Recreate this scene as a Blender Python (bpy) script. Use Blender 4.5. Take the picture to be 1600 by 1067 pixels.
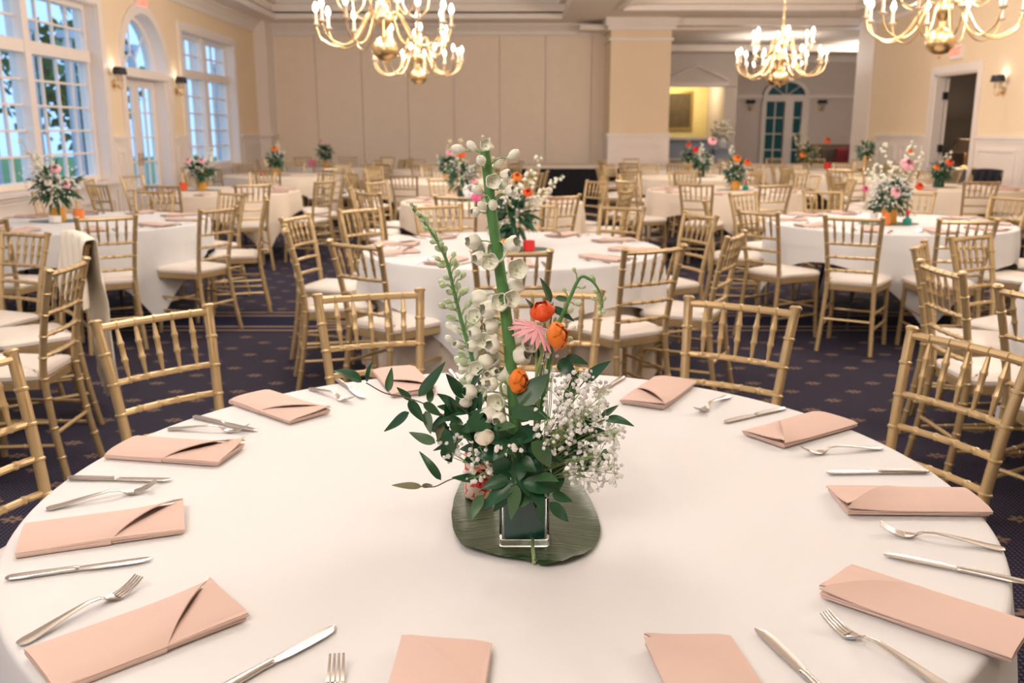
import bpy, math, random
from math import sin, cos, pi, radians, atan2, hypot, sqrt
from mathutils import Vector, Matrix, Quaternion
for o in list(bpy.data.objects): bpy.data.objects.remove(o)
scene = bpy.context.scene
COL = scene.collection
RND = random.Random(7)

# ------------------------------------------------------------------ camera
FPX, HORIZON, CAMH = 1430.0, 202.0, 1.46
PITCH = math.atan((533.5 - HORIZON) / FPX)
cam = bpy.data.cameras.new('camera'); camo = bpy.data.objects.new('camera', cam); COL.objects.link(camo)
cam.sensor_width = 36.0; cam.lens = FPX / 1600 * 36
camo.location = (0, 0, CAMH); camo.rotation_euler = (pi / 2 - PITCH, 0, 0)
cam.clip_start = 0.02; cam.clip_end = 300
cam.dof.use_dof = True; cam.dof.focus_distance = 1.56; cam.dof.aperture_fstop = 5.6
scene.camera = camo

# ------------------------------------------------------------------ world, exposure
wd = bpy.data.worlds.new('dusk_sky'); scene.world = wd; wd.use_nodes = True
bg = wd.node_tree.nodes['Background']
bg.inputs[0].default_value = (0.40, 0.63, 1.0, 1); bg.inputs[1].default_value = 2.0
vs = scene.view_settings
vs.view_transform = 'Standard'; vs.look = 'None'; vs.gamma = 1.0; vs.use_curve_mapping = False; vs.exposure = -0.03
LAMP_W = 150.0            # watts per chandelier
LAMP_COL = (1.0, 0.90, 0.83)

# ------------------------------------------------------------------ measuring helpers (pixel of the 1600x1067 frame -> point in the room)
def ray(x, y):
    u = (x - 800) / FPX; v = (y - 533.5) / FPX; c, s = cos(PITCH), sin(PITCH)
    return Vector((u, c - v * s, -s - v * c))
def atz(x, y, z):
    r = ray(x, y); k = (z - CAMH) / r.z
    return Vector((0, 0, CAMH)) + r * k
def aty(x, y, Y):
    r = ray(x, y); return Vector((0, 0, CAMH)) + r * (Y / r.y)

# ------------------------------------------------------------------ mesh helpers
class MB:
    def __init__(s): s.v = []; s.f = []; s.m = []
    def add(s, vs_, fs, mi=0):
        b = len(s.v); s.v += [tuple(p) for p in vs_]
        s.f += [tuple(b + i for i in f) for f in fs]; s.m += [mi] * len(fs)
    def box(s, c, d, rz=0.0, mi=0, M=None):
        x, y, z = d[0] / 2, d[1] / 2, d[2] / 2
        P = [Vector((a, b, e)) for a in (-x, x) for b in (-y, y) for e in (-z, z)]
        R = Matrix.Rotation(rz, 3, 'Z') if M is None else M
        P = [R @ p + Vector(c) for p in P]
        s.add(P, [(0, 1, 3, 2), (4, 6, 7, 5), (0, 4, 5, 1), (2, 3, 7, 6), (0, 2, 6, 4), (1, 5, 7, 3)], mi)
    def b2(s, x0, x1, y0, y1, z0, z1, mi=0):
        s.box(((x0 + x1) / 2, (y0 + y1) / 2, (z0 + z1) / 2), (abs(x1 - x0), abs(y1 - y0), abs(z1 - z0)), 0, mi)
    def tube(s, pts, rad, n=8, mi=0, cap=True):
        pts = [Vector(p) for p in pts]; k = len(pts)
        if not hasattr(rad, '__len__'): rad = [rad] * k
        t0 = (pts[1] - pts[0]).normalized()
        up = Vector((0, 0, 1)) if abs(t0.z) < 0.9 else Vector((1, 0, 0))
        a = t0.cross(up).normalized(); V = []
        for i in range(k):
            t = (pts[min(i + 1, k - 1)] - pts[max(i - 1, 0)])
            t = t.normalized() if t.length > 1e-9 else t0
            a = (a - t * a.dot(t)); a = a.normalized() if a.length > 1e-6 else t.orthogonal().normalized()
            b = t.cross(a)
            for j in range(n):
                g = 2 * pi * j / n; V.append(pts[i] + (a * cos(g) + b * sin(g)) * rad[i])
        F = []
        for i in range(k - 1):
            for j in range(n):
                q = (j + 1) % n; F.append((i * n + j, i * n + q, (i + 1) * n + q, (i + 1) * n + j))
        if cap: F.append(tuple(range(n - 1, -1, -1))); F.append(tuple((k - 1) * n + j for j in range(n)))
        s.add(V, F, mi)
    def lathe(s, prof, n=24, c=(0, 0, 0), mi=0, R=None):
        V = []; c = Vector(c)
        for (r, z) in prof:
            for j in range(n):
                g = 2 * pi * j / n; p = Vector((r * cos(g), r * sin(g), z))
                V.append((R @ p if R else p) + c)
        k = len(prof); F = []
        for i in range(k - 1):
            for j in range(n):
                q = (j + 1) % n; F.append((i * n + j, i * n + q, (i + 1) * n + q, (i + 1) * n + j))
        F.append(tuple(range(n - 1, -1, -1))); F.append(tuple((k - 1) * n + j for j in range(n)))
        s.add(V, F, mi)
    def prism(s, poly, z0, z1, mi=0, T=lambda p: p):
        n = len(poly)
        V = [T(Vector((x, y, z0))) for x, y in poly] + [T(Vector((x, y, z1))) for x, y in poly]
        F = [tuple(range(n - 1, -1, -1)), tuple(range(n, 2 * n))]
        for i in range(n): q = (i + 1) % n; F.append((i, q, n + q, n + i))
        s.add(V, F, mi)
    def sheet(s, rows, th=0.0, mi=0, closed=False):
        """rows: list of equal-length rows of points; th > 0 gives it thickness downward along -normal"""
        R = len(rows); C = len(rows[0]); P = [[Vector(p) for p in r] for r in rows]
        F = []; CC = C if closed else C - 1
        for i in range(R - 1):
            for j in range(CC):
                q = (j + 1) % C; F.append((i * C + j, i * C + q, (i + 1) * C + q, (i + 1) * C + j))
        V = [p for r in P for p in r]
        if th <= 0: s.add(V, F, mi); return
        N = []
        for i in range(R):
            for j in range(C):
                du = P[i][(j + 1) % C if closed else min(j + 1, C - 1)] - P[i][(j - 1) % C if closed else max(j - 1, 0)]
                dv = P[min(i + 1, R - 1)][j] - P[max(i - 1, 0)][j]
                nn = du.cross(dv); N.append(nn.normalized() if nn.length > 1e-12 else Vector((0, 0, 1)))
        W = [v - n_ * th for v, n_ in zip(V, N)]; b = R * C
        G = F + [tuple(b + i for i in reversed(f)) for f in F]
        if not closed:
            for i in range(R - 1):
                a0, a1 = i * C, (i + 1) * C; G.append((a0, a1, b + a1, b + a0))
                a0, a1 = i * C + C - 1, (i + 1) * C + C - 1; G.append((a1, a0, b + a0, b + a1))
        for j in range(CC):
            q = (j + 1) % C; G.append((q, j, b + j, b + q))
            a0, a1 = (R - 1) * C + j, (R - 1) * C + q; G.append((a0, a1, b + a1, b + a0))
        s.add(V + W, G, mi)
    def mesh(s, name, mats, smooth=40):
        me = bpy.data.meshes.new(name); me.from_pydata(s.v, [], s.f)
        if not isinstance(mats, (list, tuple)): mats = [mats]
        for m in mats: me.materials.append(m)
        if len(mats) > 1: me.polygons.foreach_set('material_index', s.m)
        if smooth:
            me.polygons.foreach_set('use_smooth', [True] * len(me.polygons)); me.set_sharp_from_angle(angle=radians(smooth))
        me.update(); return me
    def build(s, name, mats, parent=None, smooth=40):
        return link(name, s.mesh(name, mats, smooth), parent)
def link(name, me, parent=None, loc=None, rz=None):
    o = bpy.data.objects.new(name, me); COL.objects.link(o)
    if parent: o.parent = parent
    if loc is not None: o.location = loc
    if rz is not None: o.rotation_euler = (0, 0, rz)
    return o
def tag(o, label, cat, group=None, kind=None):
    o['label'] = label; o['category'] = cat
    if group: o['group'] = group
    if kind: o['kind'] = kind
    return o
def thing(name, label, cat, loc=(0, 0, 0), rz=0.0, group=None):
    return tag(link(name, None, None, loc, rz), label, cat, group)
def struct(o): o['kind'] = 'structure'; return o
def copy_tree(o, parent=None, loc=None, rz=None):
    c = o.copy(); COL.objects.link(c)
    if parent is not None: c.parent = parent
    if loc is not None: c.location = loc
    if rz is not None: c.rotation_euler = (0, 0, rz)
    for ch in list(o.children): copy_tree(ch, c)
    return c
def lerp(a, b, t): return a + (b - a) * t
def spline(pts, n=6):
    P = [Vector(p) for p in pts]; P = [P[0] * 2 - P[1]] + P + [P[-1] * 2 - P[-2]]; out = []
    for i in range(1, len(P) - 2):
        for k in range(n):
            t = k / n; a, b, c, d = P[i - 1], P[i], P[i + 1], P[i + 2]
            out.append(0.5 * ((2 * b) + (c - a) * t + (2 * a - 5 * b + 4 * c - d) * t * t + (3 * b - a - 3 * c + d) * t ** 3))
    out.append(P[-2]); return out

# ------------------------------------------------------------------ materials
def mat(name, col, rough=0.5, metal=0.0, noise=0.0, nscale=20.0, bump=0.0, bscale=200.0, trans=0.0, emit=None, es=0.0, spec=None, sheen=0.0, sss=0.0):
    m = bpy.data.materials.new(name); m.use_nodes = True; nt = m.node_tree; p = nt.nodes['Principled BSDF']
    p.inputs['Base Color'].default_value = (*col, 1); p.inputs['Roughness'].default_value = rough; p.inputs['Metallic'].default_value = metal
    if trans: p.inputs['Transmission Weight'].default_value = trans
    if spec is not None: p.inputs['Specular IOR Level'].default_value = spec
    if sheen: p.inputs['Sheen Weight'].default_value = sheen
    if sss:
        p.inputs['Subsurface Weight'].default_value = sss; p.inputs['Subsurface Scale'].default_value = 0.005
    if emit: p.inputs['Emission Color'].default_value = (*emit, 1); p.inputs['Emission Strength'].default_value = es
    tc = nt.nodes.new('ShaderNodeTexCoord')
    if noise:
        nz = nt.nodes.new('ShaderNodeTexNoise'); nz.inputs['Scale'].default_value = nscale; nz.inputs['Detail'].default_value = 3
        nt.links.new(tc.outputs['Object'], nz.inputs['Vector'])
        mx = nt.nodes.new('ShaderNodeMix'); mx.data_type = 'RGBA'
        mx.inputs[6].default_value = (*[max(0, c * (1 - noise)) for c in col], 1); mx.inputs[7].default_value = (*[min(1, c * (1 + noise)) for c in col], 1)
        nt.links.new(nz.outputs['Fac'], mx.inputs[0]); nt.links.new(mx.outputs[2], p.inputs['Base Color'])
    if bump:
        bz = nt.nodes.new('ShaderNodeTexNoise'); bz.inputs['Scale'].default_value = bscale; bz.inputs['Detail'].default_value = 2
        nt.links.new(tc.outputs['Object'], bz.inputs['Vector'])
        bp = nt.nodes.new('ShaderNodeBump'); bp.inputs['Strength'].default_value = bump; bp.inputs['Distance'].default_value = 0.002
        nt.links.new(bz.outputs['Fac'], bp.inputs['Height']); nt.links.new(bp.outputs['Normal'], p.inputs['Normal'])
    return m
class NT:
    def __init__(s, m): s.nt = m.node_tree; s.N = s.nt.nodes; s.L = s.nt.links
    def math(s, op, a, b=None, c=None):
        n = s.N.new('ShaderNodeMath'); n.operation = op
        for i, q in enumerate((a, b, c)):
            if q is None: continue
            if isinstance(q, (int, float)): n.inputs[i].default_value = q
            else: s.L.new(q, n.inputs[i])
        return n.outputs[0]
    def mix(s, f, a, b):
        n = s.N.new('ShaderNodeMix'); n.data_type = 'RGBA'; s.L.new(f, n.inputs[0])
        for i, q in ((6, a), (7, b)):
            if isinstance(q, tuple): n.inputs[i].default_value = (*q, 1)
            else: s.L.new(q, n.inputs[i])
        return n.outputs[2]
M = {}
M['gold'] = mat('gold_paint', (0.55, 0.405, 0.215), 0.36, 0.55, 0.08, 30)
M['cushion'] = mat('ivory_vinyl', (0.80, 0.74, 0.68), 0.5, bump=0.1, bscale=60)
M['cloth'] = mat('white_table_linen', (0.695, 0.70, 0.71), 0.85, bump=0.12, bscale=900, sheen=0.1)
M['cloth_ivory_warmlit'] = mat('ivory_warmlit_table_linen', (0.73, 0.635, 0.525), 0.85, bump=0.12, bscale=900)  # ivory linen; for the far white cloths, warm light put into the colour
M['napkin'] = mat('blush_napkin_linen', (0.65, 0.478, 0.412), 0.85, noise=0.04, nscale=500, bump=0.15, bscale=1200)
M['steel'] = mat('polished_steel', (0.58, 0.55, 0.52), 0.2, 1.0)
M['brass'] = mat('polished_brass', (0.74, 0.52, 0.26), 0.32, 1.0)
M['candle'] = mat('candle_sleeve', (0.62, 0.48, 0.34), 0.6)
M['bulb'] = mat('lit_bulb', (1, 0.9, 0.75), 0.4, emit=(1.0, 0.86, 0.66), es=14.0)
M['wall'] = mat('cream_wall_paint', (0.87, 0.70, 0.49), 0.75, noise=0.03, nscale=3)
M['trim'] = mat('white_trim_paint', (0.85, 0.765, 0.70), 0.5, noise=0.02, nscale=5)
M['ceil'] = mat('ceiling_paint', (0.90, 0.81, 0.72), 0.85, noise=0.02, nscale=2)
M['panel'] = mat('partition_panel_vinyl', (0.90, 0.755, 0.60), 0.7, noise=0.04, nscale=4, bump=0.1, bscale=80)
M['seam'] = mat('partition_seam', (0.62, 0.52, 0.45), 0.6)
M['lobbywall'] = mat('lobby_wall_paint', (0.70, 0.61, 0.54), 0.75, noise=0.02, nscale=3)
M['yellow'] = mat('yellow_wall_paint', (0.80, 0.68, 0.33), 0.75, noise=0.05, nscale=3)
M['bluegrey'] = mat('blue_grey_paint', (0.33, 0.38, 0.46), 0.6)
M['black'] = mat('black_fabric', (0.012, 0.012, 0.018), 0.9)
M['dark'] = mat('dark_metal', (0.05, 0.045, 0.05), 0.45, 0.6)
M['woodfloor'] = mat('dark_room_floor', (0.10, 0.08, 0.07), 0.6)
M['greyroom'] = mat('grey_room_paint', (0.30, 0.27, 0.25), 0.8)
M['redcloth'] = mat('dark_red_upholstery', (0.22, 0.02, 0.03), 0.8)
M['lampshade'] = mat('black_lampshade', (0.03, 0.028, 0.035), 0.7)
M['exit'] = mat('exit_red', (0.9, 0.05, 0.03), 0.5, emit=(1.0, 0.10, 0.06), es=3.0)
M['white'] = mat('white_plastic', (0.8, 0.78, 0.75), 0.5)
M['lawn'] = mat('lawn', (0.10, 0.24, 0.06), 0.95, noise=0.4, nscale=2)
M['bark'] = mat('bark', (0.11, 0.08, 0.06), 0.9, noise=0.3, nscale=10)
M['treeleaf'] = mat('tree_foliage', (0.10, 0.22, 0.08), 0.8, noise=0.35, nscale=4)
M['porch'] = mat('porch_paint', (0.55, 0.56, 0.60), 0.6)
M['leaf'] = mat('ruscus_leaf', (0.015, 0.082, 0.032), 0.38, noise=0.35, nscale=25, spec=0.5)
M['leaf2'] = mat('ruscus_leaf_pale', (0.055, 0.135, 0.055), 0.42, noise=0.3, nscale=25)
M['leafolive'] = mat('ageing_leaf', (0.17, 0.17, 0.08), 0.5, noise=0.3, nscale=25)
M['stem'] = mat('green_stem', (0.095, 0.255, 0.080), 0.5, noise=0.22, nscale=60, bump=0.3, bscale=90)
M['stemthin'] = mat('pale_green_stalk', (0.30, 0.40, 0.17), 0.55)
M['twig'] = mat('brown_twig', (0.14, 0.11, 0.06), 0.7)
M['petal'] = mat('white_petal', (0.88, 0.89, 0.78), 0.6, noise=0.05, nscale=60)
M['petalgreen'] = mat('greenish_bud', (0.52, 0.64, 0.40), 0.55, noise=0.18, nscale=90)
M['bee'] = mat('flower_eye', (0.50, 0.54, 0.30), 0.7)
M['baby'] = mat('gypsophila_petal', (0.86, 0.85, 0.84), 0.7)
M['orange'] = mat('orange_petal', (0.90, 0.22, 0.02), 0.5, noise=0.18, nscale=50)
M['redorange'] = mat('red_orange_petal', (0.82, 0.10, 0.015), 0.5, noise=0.22, nscale=50)
M['pink'] = mat('pink_petal', (0.90, 0.46, 0.52), 0.55, noise=0.15, nscale=60)
M['hotpink'] = mat('hot_pink_petal', (0.80, 0.13, 0.30), 0.55)
M['red'] = mat('red_petal', (0.62, 0.02, 0.02), 0.5, noise=0.2, nscale=40)
M['cream'] = mat('cream_petal', (0.80, 0.74, 0.60), 0.6, noise=0.08, nscale=40)
M['pampas'] = mat('white_plume', (0.72, 0.64, 0.46), 0.85, noise=0.1, nscale=20)
M['goldpot'] = mat('gold_pot', (0.75, 0.36, 0.06), 0.4, 0.3)
M['orangepot'] = mat('orange_glass_pot', (0.80, 0.22, 0.05), 0.3)
M['teal'] = mat('teal_glass', (0.02, 0.25, 0.18), 0.15)
M['whitepot'] = mat('white_pot', (0.75, 0.72, 0.70), 0.4)
M['darkvase'] = mat('leaf_lined_vase', (0.02, 0.06, 0.045), 0.2)
M['liner'] = mat('leaf_liner', (0.008, 0.085, 0.075), 0.9, noise=0.3, nscale=15, spec=0.1)
M['shawl'] = mat('cream_knit', (0.88, 0.81, 0.68), 0.9, bump=0.4, bscale=250)
M['sofa'] = mat('striped_upholstery', (0.22, 0.13, 0.07), 0.8, noise=0.5, nscale=12)
M['tealglass'] = mat('dusk_glass', (0.01, 0.10, 0.12), 0.1)
M['painting'] = mat('painting_canvas', (0.09, 0.06, 0.025), 0.6, noise=0.6, nscale=9)
M['giltframe'] = mat('gilt_frame', (0.35, 0.25, 0.08), 0.4, 0.6)

def glass_mat(name, col, rough=0.0, ior=1.45):
    m = bpy.data.materials.new(name); m.use_nodes = True; p = m.node_tree.nodes['Principled BSDF']
    p.inputs['Base Color'].default_value = (*col, 1); p.inputs['Roughness'].default_value = rough
    p.inputs['Transmission Weight'].default_value = 1.0; p.inputs['IOR'].default_value = ior
    return m
M['glass'] = glass_mat('clear_vase_glass', (0.95, 0.98, 0.97))
def pane_mat():
    m = bpy.data.materials.new('window_pane_glass'); m.use_nodes = True; nt = m.node_tree; nt.nodes.clear()
    o = nt.nodes.new('ShaderNodeOutputMaterial'); t = nt.nodes.new('ShaderNodeBsdfTransparent'); g = nt.nodes.new('ShaderNodeBsdfGlossy')
    mx = nt.nodes.new('ShaderNodeMixShader'); mx.inputs[0].default_value = 0.06; g.inputs['Roughness'].default_value = 0.02
    t.inputs[0].default_value = (0.90, 0.95, 0.98, 1)
    nt.links.new(t.outputs[0], mx.inputs[1]); nt.links.new(g.outputs[0], mx.inputs[2]); nt.links.new(mx.outputs[0], o.inputs[0]); return m
M['pane'] = pane_mat()

def carpet_mat():
    m = bpy.data.materials.new('navy_patterned_carpet'); m.use_nodes = True; n = NT(m); p = n.N['Principled BSDF']
    p.inputs['Roughness'].default_value = 0.95; p.inputs['Specular IOR Level'].default_value = 0.1
    tc = n.N.new('ShaderNodeTexCoord'); sp = n.N.new('ShaderNodeSeparateXYZ'); n.L.new(tc.outputs['Object'], sp.inputs[0])
    X, Y = sp.outputs[0], sp.outputs[1]
    def cell(q, period, off): # signed distance to the nearest lattice line
        t = n.math('DIVIDE', n.math('SUBTRACT', q, off), period); return n.math('MULTIPLY', n.math('SUBTRACT', n.math('FRACT', t), 0.5), period)
    def disc(dx, dy, r): return n.math('LESS_THAN', n.math('SQRT', n.math('ADD', n.math('MULTIPLY', dx, dx), n.math('MULTIPLY', dy, dy))), r)
    d = 0.0176
    dots = disc(cell(X, d, 0), cell(Y, d, 0), 0.0054)
    def motif(ox, oy):
        dx = cell(X, 0.352, ox); dy = cell(Y, 0.352, oy)
        a = n.math('ARCTAN2', dy, dx); lob = n.math('COSINE', n.math('MULTIPLY', a, 6.0))
        rr = n.math('ADD', 0.026, n.math('MULTIPLY', lob, 0.009))
        r = n.math('SQRT', n.math('ADD', n.math('MULTIPLY', n.math('MULTIPLY', dx, 0.72), n.math('MULTIPLY', dx, 0.72)), n.math('MULTIPLY', dy, dy)))
        return n.math('MULTIPLY', n.math('LESS_THAN', r, rr), n.math('GREATER_THAN', r, 0.008))
    # fract()-0.5 puts the motif half a period from the offset
    mt = n.math('MAXIMUM', motif(1.952 + .176, 5.384 + .176), motif(1.776 + .176, 5.56 + .176))
    def band(c, w): return n.math('LESS_THAN', n.math('ABSOLUTE', n.math('SUBTRACT', Y, c)), w)
    border = band(7.01, 0.42)
    lines = n.math('MAXIMUM', n.math('MAXIMUM', band(6.67, .022), band(6.80, .022)), n.math('MAXIMUM', band(7.22, .022), band(7.35, .022)))
    inv = n.math('SUBTRACT', 1.0, border)
    nz = n.N.new('ShaderNodeTexNoise'); nz.inputs['Scale'].default_value = 180; n.L.new(tc.outputs['Object'], nz.inputs['Vector'])
    navy = n.mix(nz.outputs['Fac'], (0.008, 0.009, 0.026), (0.017, 0.018, 0.048))
    c = n.mix(n.math('MULTIPLY', dots, inv), navy, (0.090, 0.076, 0.088))
    c = n.mix(n.math('MULTIPLY', mt, inv), c, (0.20, 0.135, 0.105))
    c = n.mix(lines, c, (0.24, 0.17, 0.13))
    n.L.new(c, p.inputs['Base Color'])
    bp = n.N.new('ShaderNodeBump'); bp.inputs['Strength'].default_value = 0.5; bp.inputs['Distance'].default_value = 0.004
    n.L.new(nz.outputs['Fac'], bp.inputs['Height']); n.L.new(bp.outputs['Normal'], p.inputs['Normal'])
    return m
M['carpet'] = carpet_mat()

# ================================================================== THE ROOM
XL, XR, YB, YF, ZC = -5.36, 7.0, 20.5, -5.0, 3.64
RAIL = 1.36
b = MB(); b.b2(XL - 0.3, 11.0, YF - .3, 27.0, -0.1, 0.0); struct(b.build('floor', M['carpet']))

# ceiling: soffit with two raised trays
TRAYS = [(-4.75, 1.05, 1.0, 19.2), (2.0, 6.4, 1.0, 17.9)]; ZT = 3.98
b = MB(); xs = [XL - .3, -4.75, 1.05, 2.0, 6.4, XR + .3]
for i, (x0, x1) in enumerate(zip(xs[:-1], xs[1:])):
    tr = [t for t in TRAYS if abs(t[0] - x0) < 1e-6]
    if not tr: b.b2(x0, x1, YF - .3, YB + .2, ZC, ZC + .1)
    else:
        t = tr[0]; b.b2(x0, x1, YF - .3, t[2], ZC, ZC + .1); b.b2(x0, x1, t[3], YB + .2, ZC, ZC + .1)
        b.b2(x0, x1, t[2], t[3], ZT, ZT + .1)
        b.b2(x0 - .1, x0, t[2], t[3], ZC + .02, ZT + .1); b.b2(x1, x1 + .1, t[2], t[3], ZC + .02, ZT + .1)
        b.b2(x0, x1, t[2] - .1, t[2], ZC + .02, ZT + .1); b.b2(x0, x1, t[3], t[3] + .1, ZC + .02, ZT + .1)
struct(b.build('ceiling', M['ceil'], None, 0))
for t in TRAYS:
    b = MB(); w = .12
    for (x0, x1, y0, y1) in ((t[0], t[0] + w, t[2], t[3]), (t[1] - w, t[1], t[2], t[3]), (t[0] + w, t[1] - w, t[2], t[2] + w), (t[0] + w, t[1] - w, t[3] - w, t[3])):
        b.b2(x0, x1, y0, y1, ZT - .10, ZT - .001)
    for (x0, x1, y0, y1) in ((t[0] - .04, t[0] + .05, t[2], t[3]), (t[1] - .05, t[1] + .04, t[2], t[3]), (t[0], t[1], t[2] - .04, t[2] + .05), (t[0], t[1], t[3] - .05, t[3] + .04)):
        b.b2(x0, x1, y0, y1, ZC - .04, ZC + .06)
    o = struct(b.build('trim_%d' % (TRAYS.index(t) + 1), M['trim'], None, 0))

# crown mouldings
def crown(name, p0, p1, inward, z=ZC):
    b = MB(); p0, p1, n = Vector((*p0, 0)), Vector((*p1, 0)), Vector((*inward, 0))
    prof = [(0.0, -.22), (.03, -.22), (.04, -.15), (.12, -.05), (.15, -.04), (.15, 0), (0, 0)]
    rows = [[p + n * a + Vector((0, 0, z + c)) for a, c in prof] for p in (p0, p1)]
    b.sheet(rows); return struct(b.build(name, M['trim'], None, 0))
crown('trim_3', (XL, YF), (XL, YB), (1, 0)); crown('trim_4', (XR, YF), (XR, 18.45), (-1, 0)); crown('trim_5', (XL, YB), (2.0, YB), (0, -1))

# wainscot with raised frames between two positions along a wall
def wainscot(parent, x, y0, y1, sgn, z1=RAIL):
    b = MB(); b.b2(x, x + sgn * .02, y0, y1, 0.0, z1 - .03)
    b.b2(x, x + sgn * .035, y0, y1, 0.0, 0.18); b.build('wainscot_board', M['trim'], parent, 0)
    b = MB(); b.b2(x, x + sgn * .05, y0, y1, z1 - .04, z1 + .01); b.b2(x, x + sgn * .03, y0, y1, z1 - .09, z1 - .04); b.build('chair_rail', M['trim'], parent, 0)
    n = max(1, round((y1 - y0) / 1.3)); w = (y1 - y0) / n
    for i in range(n):
        a0, a1 = y0 + i * w + .10, y0 + (i + 1) * w - .10
        if a1 - a0 < .12: continue
        for (p0, p1, z0, zz) in ((a0, a1, .30, .34), (a0, a1, z1 - .22, z1 - .18), (a0, a0 + .04, .34, z1 - .22), (a1 - .04, a1, .34, z1 - .22)):
            if i == 0 and p0 == a0 and z0 == .30: bb = MB()
            elif p0 == a0 and z0 == .30: bb = MB()
            bb.b2(x + sgn * .02, x + sgn * .035, p0, p1, z0, zz)
        bb.build('panel_moulding', M['trim'], parent, 0)

# ---- left wall with windows and arched door
WT = 0.30
WINS = [(9.15, 12.43), (15.5, 18.35), (1.2, 4.4), (-3.6, -.4)]; ZS, ZH = 0.80, 3.02
DOOR = (13.12, 14.72); DOORS = 2.28
b = MB()
wy = sorted([(a, c, 'w') for a, c in WINS] + [(DOOR[0], DOOR[1], 'd'), (5.9, 7.5, 'd')]); y = YF - .3
for a, c, k in wy:
    b.b2(XL - WT, XL, y, a, 0, ZT); y = c
    if k == 'w': b.b2(XL - WT, XL, a, c, 0, ZS); b.b2(XL - WT, XL, a, c, ZH, ZT)
    else:
        r = (c - a) / 2; n = 20; cy = (a + c) / 2
        pts = [(cy - r * cos(pi * i / n), DOORS + r * sin(pi * i / n)) for i in range(n + 1)]
        for i in range(n):
            (ya, za), (yb, zb) = pts[i], pts[i + 1]
            V = [(xx, yy, zz) for xx in (XL - WT, XL) for yy, zz in ((ya, za), (yb, zb), (yb, ZT), (ya, ZT))]
            b.add(V, [(0, 1, 2, 3), (7, 6, 5, 4), (0, 4, 5, 1), (3, 2, 6, 7)])
b.b2(XL - WT, XL, y, YB + .3, 0, ZT)
wl = struct(b.build('wall_left', M['wall'], None, 0))
y = YF
for a, c, k in wy + [(YB - .02, 99, 'e')]:
    if a - y > .3: wainscot(wl, XL, y + .13, a - .13, 1)
    if k == 'w': wainscot(wl, XL, a - .10, c + .10, 1, ZS - .05)
    y = c
# pilaster beside the partition
b = MB(); b.b2(XL, XL + .25, 19.9, YB, 0, ZC); b.b2(XL, XL + .28, 19.87, YB, 0, .2); b.b2(XL, XL + .30, 19.85, YB, RAIL - .05, RAIL + .02); struct(b.build('trim_6', M['trim'], None, 0))

def bar(bm, y0, y1, z0, z1, x0, x1): bm.b2(x0, x1, y0, y1, z0, z1)
def window(idx, a, c):
    w = struct(link('window_%d' % idx, None, None, (0, 0, 0)))
    xo = XL - .20
    f = MB(); t = .10   # casing on the room side and lining of the reveal
    for (p, q, z0, z1) in ((a - .13, a, ZS - .05, ZH + .14), (c, c + .13, ZS - .05, ZH + .14), (a, c, ZH, ZH + .14)): f.b2(XL, XL + .03, p, q, z0, z1)
    for (p, q, z0, z1) in ((a, a + .07, ZS, ZH), (c - .07, c, ZS, ZH), (a + .07, c - .07, ZH - .07, ZH), (a + .07, c - .07, ZS, ZS + .07)): f.b2(xo - .06, xo + .06, p, q, z0, z1)
    for (p, q, z0, z1) in ((a, a + .012, ZS, ZH), (c - .012, c, ZS, ZH), (a, c, ZH - .012, ZH)): f.b2(XL - WT, XL, p, q, z0, z1)
    f.build('window_frame', M['trim'], w, 0)
    s = MB(); s.b2(XL - WT, XL + .08, a - .16, c + .16, ZS - .05, ZS); s.build('window_sill', M['trim'], w, 0)
    zt0, zt1 = 2.30, 2.44; m = (a + c) / 2
    s = MB(); s.b2(xo - .08, xo + .10, a + .07, c - .07, zt0, zt1); s.build('transom_bar', M['trim'], w, 0)
    s = MB(); s.b2(xo - .085, xo + .108, m - .07, m + .07, ZS + .003, ZH - .003); s.build('mullion', M['trim'], w, 0)
    for (h0, h1) in ((a + .07, m - .07), (m + .07, c - .07)):
        for (z0, z1, nr) in ((ZS + .07, zt0, 5), (zt1, ZH - .07, 2)):
            nc = 4; cw = (h1 - h0) / nc; rh = (z1 - z0) / nr
            gm = MB(); gm.b2(-.003, .003, -(cw / 2 - .013), cw / 2 - .013, -(rh / 2 - .013), rh / 2 - .013); me = gm.mesh('pane', M['pane'], 0)
            for i in range(1, nc):
                q = MB(); q.b2(-.02, .02, -.013, .013, (z0 - z1) / 2, (z1 - z0) / 2); link('muntin', q.mesh('muntin', M['trim'], 0), w, (xo, h0 + i * cw, (z0 + z1) / 2))
            for j in range(1, nr):
                q = MB(); q.b2(-.019, .019, (h0 - h1) / 2, (h1 - h0) / 2, -.013, .013); link('muntin', q.mesh('muntin', M['trim'], 0), w, (xo, (h0 + h1) / 2, z0 + j * rh))
            for i in range(nc):
                for j in range(nr): link('pane', me, w, (xo, h0 + (i + .5) * cw, z0 + (j + .5) * rh))
for i, (a, c) in enumerate(WINS): window(i + 1, a, c)

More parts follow.
